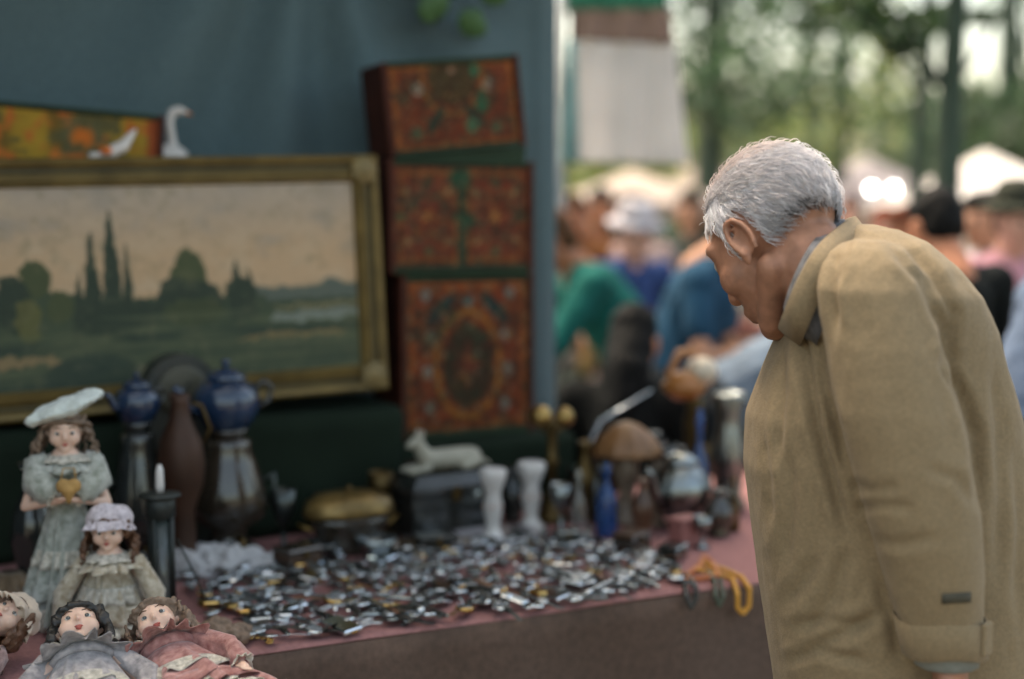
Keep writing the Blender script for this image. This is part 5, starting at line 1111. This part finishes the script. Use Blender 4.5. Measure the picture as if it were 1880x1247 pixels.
# ------------------------------------------------------------------ the crowd
SK = [mat('skin tone a', L(190, 136, 104), .55, var=.1, ns=10), mat('skin tone b', L(168, 108, 76), .55, var=.1, ns=10), mat('skin tone c', L(206, 156, 136), .55, var=.1, ns=10)]
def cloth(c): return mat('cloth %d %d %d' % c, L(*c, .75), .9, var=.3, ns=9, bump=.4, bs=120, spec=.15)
def hairc(c): return mat('hair %d %d %d' % c, L(*c, .5), .7, spec=.15, var=.35, ns=30, bump=.8, bs=90)
def person(label, px, Y, yaw, h=1.7, shirt=(90, 100, 120), legs=(50, 52, 58), hair=(50, 42, 36), sk=0, lean=0, nod=.1, arms='down', sleeves='long', hat=None, seat=None, long_hair=False, group='visitors at the market', X=None):
    b0 = at(px, 400, Y); t = thing('person', label, 'person', (b0.x, Y, 0), yaw, group); k = h / 1.7; V_ = lambda x, y, z: Vector((x * k, y * k, z * k))
    hz = .93 if seat is None else seat + .09
    hip = V_(0, 0, hz) if seat is None else Vector((0, 0, hz)); Rl = Matrix.Rotation(lean, 3, 'Y'); up = lambda x, y, z: hip + Rl @ V_(x, y, z)
    b = MB(); sh_ = MB(); le = MB(); chest = up(0, 0, .40); neck = up(0.0, 0, .53); Rh = Matrix.Rotation(lean * .6 + nod, 3, 'Y'); hc = neck + Rh @ V_(.035, 0, .135)
    HMp = Matrix.Translation(hc) @ Rh.to_4x4(); hp = head_prims(HMp, False, k * .98); b.v += hp.v; b.f += hp.f
    b.chain([neck, chest, up(0, 0, .2), hip], [.06 * k, .12 * k, .11 * k, .12 * k]); sh_.cap(up(0, -.05, .47), up(0, .05, .47), .075 * k, .075 * k); sh_.chain([up(0, 0, .44), up(0, 0, .38), up(0, 0, .2), up(0, 0, .02), up(0, 0, -.08)], [.09 * k, .14 * k, .138 * k, .152 * k, .155 * k])
    for s in (-1, 1):
        S = up(0, s * .185, .455)
        a = arms if isinstance(arms, str) else arms[0 if s < 0 else 1]
        if a == 'down': E_ = S + V_(.0, s * .06, -.30); Hn = E_ + V_(.09, 0, -.25)
        elif a == 'reach': E_ = S + V_(.16, s * .03, -.24); Hn = E_ + V_(.22, -s * .03, -.12)
        elif a == 'fold': E_ = S + V_(.03, s * .05, -.29); Hn = E_ + V_(.20, -s * .10, .03)
        else: E_ = S + V_(.05, s * .05, -.29); Hn = E_ + V_(.2, -s * .02, .06)
        b.chain([up(0, s * .1, .44), S, E_, Hn], [.05 * k, .045 * k, .036 * k, .025 * k]); hand_prims(b, Hn, Hn - E_, (0, -s, 0) if a == 'down' else (0, 0, -1), .18 * k, .3, s)
        sh_.chain([up(0, s * .08, .42), S, E_ if sleeves == 'long' else S.lerp(E_, .62)], [.085 * k, .072 * k, .06 * k])
        if sleeves == 'long': sh_.chain([E_, E_.lerp(Hn, .93)], [.06 * k, .043 * k])
        if seat is None: K_ = hip + V_(.02, s * .1, -.44); A = Vector((hip.x, hip.y + s * .11 * k, .08))
        else: K_ = hip + V_(.42, s * .13, .0); A = Vector((K_.x - .03, K_.y, .08))
        b.chain([hip + V_(0, s * .09, 0), K_, A, A + V_(.13, s * .02, -.035)], [.08 * k, .055 * k, .04 * k, .033 * k]); le.chain([hip + V_(0, s * .09, 0), K_, A + Vector((0, 0, .02))], [.098 * k, .078 * k, .062 * k])
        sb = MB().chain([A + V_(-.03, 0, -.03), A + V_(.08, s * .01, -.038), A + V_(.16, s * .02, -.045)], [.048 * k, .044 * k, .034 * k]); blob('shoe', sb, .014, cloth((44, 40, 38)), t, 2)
    le.cap(hip + V_(0, -.04, .03), hip + V_(0, .04, .0), .118 * k, .118 * k)
    blob('body', b, .0105, SK[sk], t, 2, .5)
    wr = lambda co, no: co + no * (.008 * noise3(co, (13, 13, 9), px) + .004 * noise3(co, (34, 34, 26), 2))[:, None]
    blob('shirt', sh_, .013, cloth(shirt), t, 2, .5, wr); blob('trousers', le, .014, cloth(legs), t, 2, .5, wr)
    hb = MB().ell((-.03 * k, 0, .052 * k), (.1 * k, .086 * k, .092 * k)).ell((.03 * k, 0, (.088 if not hat else .06) * k), (.07 * k, .068 * k, (.048 if not hat else .02) * k)).ell((-.06 * k, 0, -.0 * k), (.066 * k, .08 * k, .08 * k))
    if long_hair: hb.chain([(-.05 * k, 0, 0), (-.085 * k, 0, -.12 * k), (-.1 * k, 0, -.24 * k)], [.085 * k, .085 * k, .06 * k])
    hb.xf(HMp); blob('hair', hb, .011, hairc(hair), t, 2, .5, lambda co, no: co + no * (.007 * noise3(co, (40, 40, 25), 1))[:, None])
    for y in (-1, 1): MB().ell(HMp @ V_(.09, y * .033, .012), .011 * k, nu=8, nv=6).build('eye', mat('dark eye', (.02, .02, .02), .2), t)
    if hat:
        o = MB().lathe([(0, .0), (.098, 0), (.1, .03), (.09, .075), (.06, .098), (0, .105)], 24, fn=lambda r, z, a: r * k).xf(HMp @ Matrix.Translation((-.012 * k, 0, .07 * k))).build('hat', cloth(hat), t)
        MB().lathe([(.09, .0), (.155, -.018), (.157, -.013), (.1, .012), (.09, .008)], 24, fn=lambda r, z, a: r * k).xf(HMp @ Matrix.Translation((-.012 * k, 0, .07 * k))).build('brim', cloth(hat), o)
    return t
# ranged left to right as they stand beyond the stall
A_L, A_R, A_C, A_B = PI, 0, -PI / 2, PI / 2
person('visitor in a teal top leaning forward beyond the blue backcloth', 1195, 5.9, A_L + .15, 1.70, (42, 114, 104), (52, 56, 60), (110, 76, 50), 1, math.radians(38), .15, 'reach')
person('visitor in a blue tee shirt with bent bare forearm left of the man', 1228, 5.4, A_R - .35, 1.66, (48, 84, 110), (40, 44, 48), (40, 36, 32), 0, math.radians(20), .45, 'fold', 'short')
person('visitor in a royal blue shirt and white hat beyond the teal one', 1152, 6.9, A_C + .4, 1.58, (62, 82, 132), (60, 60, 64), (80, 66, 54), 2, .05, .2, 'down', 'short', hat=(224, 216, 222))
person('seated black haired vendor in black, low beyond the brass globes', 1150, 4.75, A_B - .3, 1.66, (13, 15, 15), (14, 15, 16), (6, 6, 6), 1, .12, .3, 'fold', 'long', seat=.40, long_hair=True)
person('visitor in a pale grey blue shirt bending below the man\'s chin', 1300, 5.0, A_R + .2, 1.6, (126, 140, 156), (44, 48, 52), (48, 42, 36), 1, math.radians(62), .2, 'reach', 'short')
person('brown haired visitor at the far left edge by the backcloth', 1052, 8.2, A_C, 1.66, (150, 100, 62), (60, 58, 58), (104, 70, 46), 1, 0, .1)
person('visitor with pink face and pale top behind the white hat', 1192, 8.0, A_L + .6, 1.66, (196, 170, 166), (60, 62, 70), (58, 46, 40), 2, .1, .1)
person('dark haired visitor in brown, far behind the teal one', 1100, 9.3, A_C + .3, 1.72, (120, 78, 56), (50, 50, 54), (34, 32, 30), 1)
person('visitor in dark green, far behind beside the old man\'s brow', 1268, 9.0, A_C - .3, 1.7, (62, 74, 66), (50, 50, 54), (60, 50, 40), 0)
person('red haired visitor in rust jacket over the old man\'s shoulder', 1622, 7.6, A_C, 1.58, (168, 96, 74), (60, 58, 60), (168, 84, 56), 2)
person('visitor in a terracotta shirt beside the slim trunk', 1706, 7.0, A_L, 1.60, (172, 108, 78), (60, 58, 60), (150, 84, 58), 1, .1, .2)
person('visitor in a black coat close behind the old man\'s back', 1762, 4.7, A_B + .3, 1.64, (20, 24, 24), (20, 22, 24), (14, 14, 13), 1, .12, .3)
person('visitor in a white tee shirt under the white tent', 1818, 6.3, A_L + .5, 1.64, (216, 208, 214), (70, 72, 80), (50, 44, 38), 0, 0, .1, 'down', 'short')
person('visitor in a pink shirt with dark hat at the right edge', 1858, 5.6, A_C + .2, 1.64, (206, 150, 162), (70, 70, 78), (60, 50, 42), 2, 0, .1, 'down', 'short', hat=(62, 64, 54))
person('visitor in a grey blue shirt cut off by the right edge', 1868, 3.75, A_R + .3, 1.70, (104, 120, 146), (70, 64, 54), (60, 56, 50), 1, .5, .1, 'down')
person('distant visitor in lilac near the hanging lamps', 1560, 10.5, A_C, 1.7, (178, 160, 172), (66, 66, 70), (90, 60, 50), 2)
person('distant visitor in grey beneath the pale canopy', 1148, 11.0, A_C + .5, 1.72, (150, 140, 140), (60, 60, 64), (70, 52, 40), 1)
# stool under the seated vendor
b0 = at(1150, 400, 4.75); sl_ = thing('stool', 'low wooden stool under the seated vendor in black', 'stool', (b0.x, 4.75, 0), .3)
MB().lathe([(0, .355), (.15, .355), (.16, .365), (.16, .385), (.15, .395), (0, .395)], 24).build('seat', woodm, sl_)
for k in range(4): a = PI / 4 + k * PI / 2; MB().tube([(.15 * math.cos(a), .15 * math.sin(a), 0), (.1 * math.cos(a), .1 * math.sin(a), .357)], .016, 8).build('leg', woodm, sl_)
# ================================================================== BACKGROUND STALLS
# hanging linen with brown border on the neighbouring stall's frame
HY = 6.1
wcl = mat('white linen', L(232, 226, 222), .85, var=.07, ns=5, bump=.3, bs=60, translucent=.5); brc = mat('brown border cloth', L(150, 122, 108), .9, var=.15, ns=8, translucent=.2); grc = mat('green awning', L(52, 120, 92), .8, var=.15, ns=6, translucent=.2); tqc = mat('turquoise strip', L(150, 190, 188), .8, var=.1, ns=8, translucent=.3)
def hcloth(pTL, pTR, pBL, pBR, Y, amp=.012, ph=0, nx=40, ny=24):
    a, b, c, d = (at(p[0], p[1], Y) for p in (pTL, pTR, pBL, pBR))
    return lambda u, v: (a.lerp(b, u).lerp(c.lerp(d, u), v) + Vector((0, amp * (.3 + v) * math.sin(u * 19 + ph + v), 0)) - HO)
HO = at(1140, 10, HY)
lc = thing('linen_cloth', 'white linen with brown top border hanging at the next stall', 'linen', HO)
MB().grid(hcloth((1046, 74), (1240, 82), (1030, 298), (1266, 302), HY), 40, 24).build('cloth', wcl, lc, True, .002)
MB().grid(hcloth((1046, 22), (1232, 20), (1046, 74), (1240, 82), HY - .01), 40, 8).build('border', brc, lc, True, .002)
MB().grid(hcloth((1042, 74), (1058, 74), (1030, 300), (1062, 300), HY - .03), 6, 16).build('side_ribbon', tqc, lc, True, .002)
aw = thing('awning', 'green awning edge over the hanging white linen', 'awning', HO)
MB().grid(lambda u, v: at(1040 + 184 * u, -60 + 78 * v, HY).lerp(at(1040 + 184 * u, -60 + 78 * v, HY), 0) - HO + Vector((0, .02 - 1.0 * (1 - v) * -1, .0)), 20, 6).build('canopy', grc, aw, True, .003)
MB().grid(hcloth((1038, -30), (1228, -32), (1040, 17), (1226, 15), HY - .03, .006), 40, 6).build('valance', grc, aw, True, .002)
MB().tube([at(1030, 18, HY) - HO + Vector((0, .012, 0)), at(1236, 14, HY) - HO + Vector((0, .012, 0))], .016, 10).build('bar', polem, aw)
b0 = at(1336, 400, HY); 
for px_ in (1031,): pass
b1 = at(1029, 400, HY); pole((b1.x, HY + .03, 0), 2.5, 'pale pole carrying the green awning by the backcloth edge', .02)
b1 = at(985, 400, HY); pole((b1.x, HY + .9, 0), 2.5, 'rear pole of the green awning, hidden by the backcloth', .014)
# dark goods table beyond the stall
def goods_table(label, px0, px1, Y, z, c, n, seed):
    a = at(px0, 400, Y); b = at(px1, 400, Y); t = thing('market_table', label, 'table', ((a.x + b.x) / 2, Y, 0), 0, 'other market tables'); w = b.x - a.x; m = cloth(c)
    MB().box((0, .35, z - .015), (w, .7, .03), bev=.004).build('tabletop', woodm, t, False)
    MB().grid(lambda u, v: (-w / 2 + w * u, -.008 - .015 * v * (1 + math.sin(u * w * 30)), z - .01 - (z - .05) * v), 80, 8).build('skirt', m, t, True, .003)
    MB().grid(lambda u, v: (-w / 2 + w * u, -.006 + .72 * v, z + .003 + .001 * math.sin(u * 40)), 20, 6).build('tablecloth', m, t, True, .002)
    for sx in (-1, 1):
        for y in (.06, .64): MB().box((sx * (w / 2 - .05), y, (z - .03) / 2), (.04, .04, z - .03)).build('leg', woodm, t, False)
    r = random.Random(seed); cols = {(150, 110, 80): 'brown', (70, 80, 92): 'blue grey', (150, 142, 134): 'pale', (120, 60, 50): 'reddish', (60, 90, 70): 'green', (40, 40, 44): 'black', (150, 120, 76): 'tan'}; ORD = ('first', 'second', 'third', 'fourth', 'fifth', 'sixth', 'seventh', 'eighth', 'ninth', 'tenth', 'eleventh')
    for k in range(n):
        R = r.uniform(.03, .07); h = r.uniform(.08, .24); cv = r.choice(list(cols)); v = thing('vase', '%s vase, %s from the left on the %s' % (cols[cv], ORD[k], label.split(' with ')[0]), 'vase', ((a.x + b.x) / 2 - w / 2 + .08 + (w - .16) * (k + .5) / n, Y + r.uniform(.12, .6), z + .006), r.uniform(0, 6), 'vases on the other market tables')
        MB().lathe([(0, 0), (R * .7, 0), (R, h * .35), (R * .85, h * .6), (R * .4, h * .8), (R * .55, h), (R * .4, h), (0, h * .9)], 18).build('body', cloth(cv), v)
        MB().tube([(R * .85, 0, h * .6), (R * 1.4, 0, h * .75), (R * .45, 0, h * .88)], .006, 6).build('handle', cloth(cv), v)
goods_table('dark green table with brown goods beyond the stall', 1010, 1420, 6.4, .78, (46, 56, 48), 11, 3)
goods_table('far table with red cloth beneath the pale canopy', 1040, 1420, 9.9, .8, (130, 84, 76), 9, 5)
goods_table('far table with pale cloth behind the old man\'s back', 1480, 1900, 9.0, .8, (150, 140, 136), 9, 8)
# canopies
def canopy(label, px, Y, w, d, ze, zp, c, name='market_tent', val=.22):
    b = at(px, 400, Y); t = thing(name, label, 'tent', (b.x, Y, 0), 0, 'pale market tents'); m = mat('tent %d %d %d' % c, L(*c), .8, var=.06, ns=3, translucent=.4)
    def f(u, v):
        a = 2 * PI * u; sx = max(-1, min(1, 1.42 * math.cos(a))); sy = max(-1, min(1, 1.42 * math.sin(a))); g = 1 - v; cur = v ** 1.35
        return (w / 2 * sx * (.02 + .98 * v), d / 2 * sy * (.02 + .98 * v), ze + (zp - ze) * (1 - v) ** 1.5)
    MB().grid(f, 64, 12, True).build('roof', m, t, True, .003)
    for (x0, y0, x1, y1) in ((-1, -1, 1, -1), (1, -1, 1, 1), (1, 1, -1, 1), (-1, 1, -1, -1)):
        MB().grid(lambda u, v: (w / 2 * (x0 + (x1 - x0) * u) * 1.003, d / 2 * (y0 + (y1 - y0) * u) * 1.003, ze + .004 - val * v * (1 - .16 * abs(math.sin(u * 16)))), 60, 4).build('valance', m, t, True, .003)
    for sx in (-1, 1):
        for sy in (-1, 1): MB().tube([(sx * (w / 2 - .04), sy * (d / 2 - .04), 0), (sx * (w / 2 - .04), sy * (d / 2 - .04), ze)], .02, 8).build('pole', polem, t)
    return t
canopy('white peaked tent on the right behind the thick trunk', 1806, 11.5, 1.7, 2.2, 1.66, 2.08, (232, 226, 222), val=.10)
canopy('pinkish pale tent left of the old man\'s head', 1160, 13, 2.0, 2.0, 1.68, 1.98, (206, 190, 180), val=.14)
canopy('pale lilac tent far behind the old man\'s nape', 1590, 15.5, 2.2, 2.2, 1.72, 2.2, (206, 196, 200), val=.16)
canopy('cream tent far behind the hanging linen', 1290, 18, 3.0, 2.2, 1.8, 2.25, (200, 184, 172), val=.16)
# lit bulbs under the lilac tent
bulb = mat('lit bulb', (1.0, .97, .9), .4, emis=9)
for i, (px, py, Y, R, lb) in enumerate(((1600, 347, 12.9, .02, 'left lit bulb of the bright pair behind the man'), (1641, 347, 12.9, .02, 'right lit bulb of the bright pair behind the man'), (1517, 343, 12.9, .02, 'lit bulb touching the outline of the man\'s nape'))):
    p = at(px, py, Y); t = thing('light_bulb', lb, 'bulb', p, 0, 'lit bulbs on a wire')
    MB().lathe([(0, -R * 1.1), (R * .6, -R * .9), (R, -R * .2), (R * .9, R * .35), (R * .45, R * 1.0), (R * .35, R * 1.3), (0, R * 1.3)], 18).build('glass', bulb, t)
    MB().lathe([(R * .4, R * 1.2), (R * .42, R * 2.0), (R * .2, R * 2.2), (0, R * 2.2)], 12).build('socket', blackm, t)
p1, p2 = at(1480, 334, 12.9), at(1700, 334, 12.9)
wire = thing('lamp_wire', 'wire strung between tents carrying the lit bulbs', 'wire', (p1 + p2) / 2)
MB().tube([p1 - wire.location + Vector((0, 0, 0)), Vector((0, 0, -.01)) , p2 - wire.location], .004, 6).build('cable', blackm, wire)
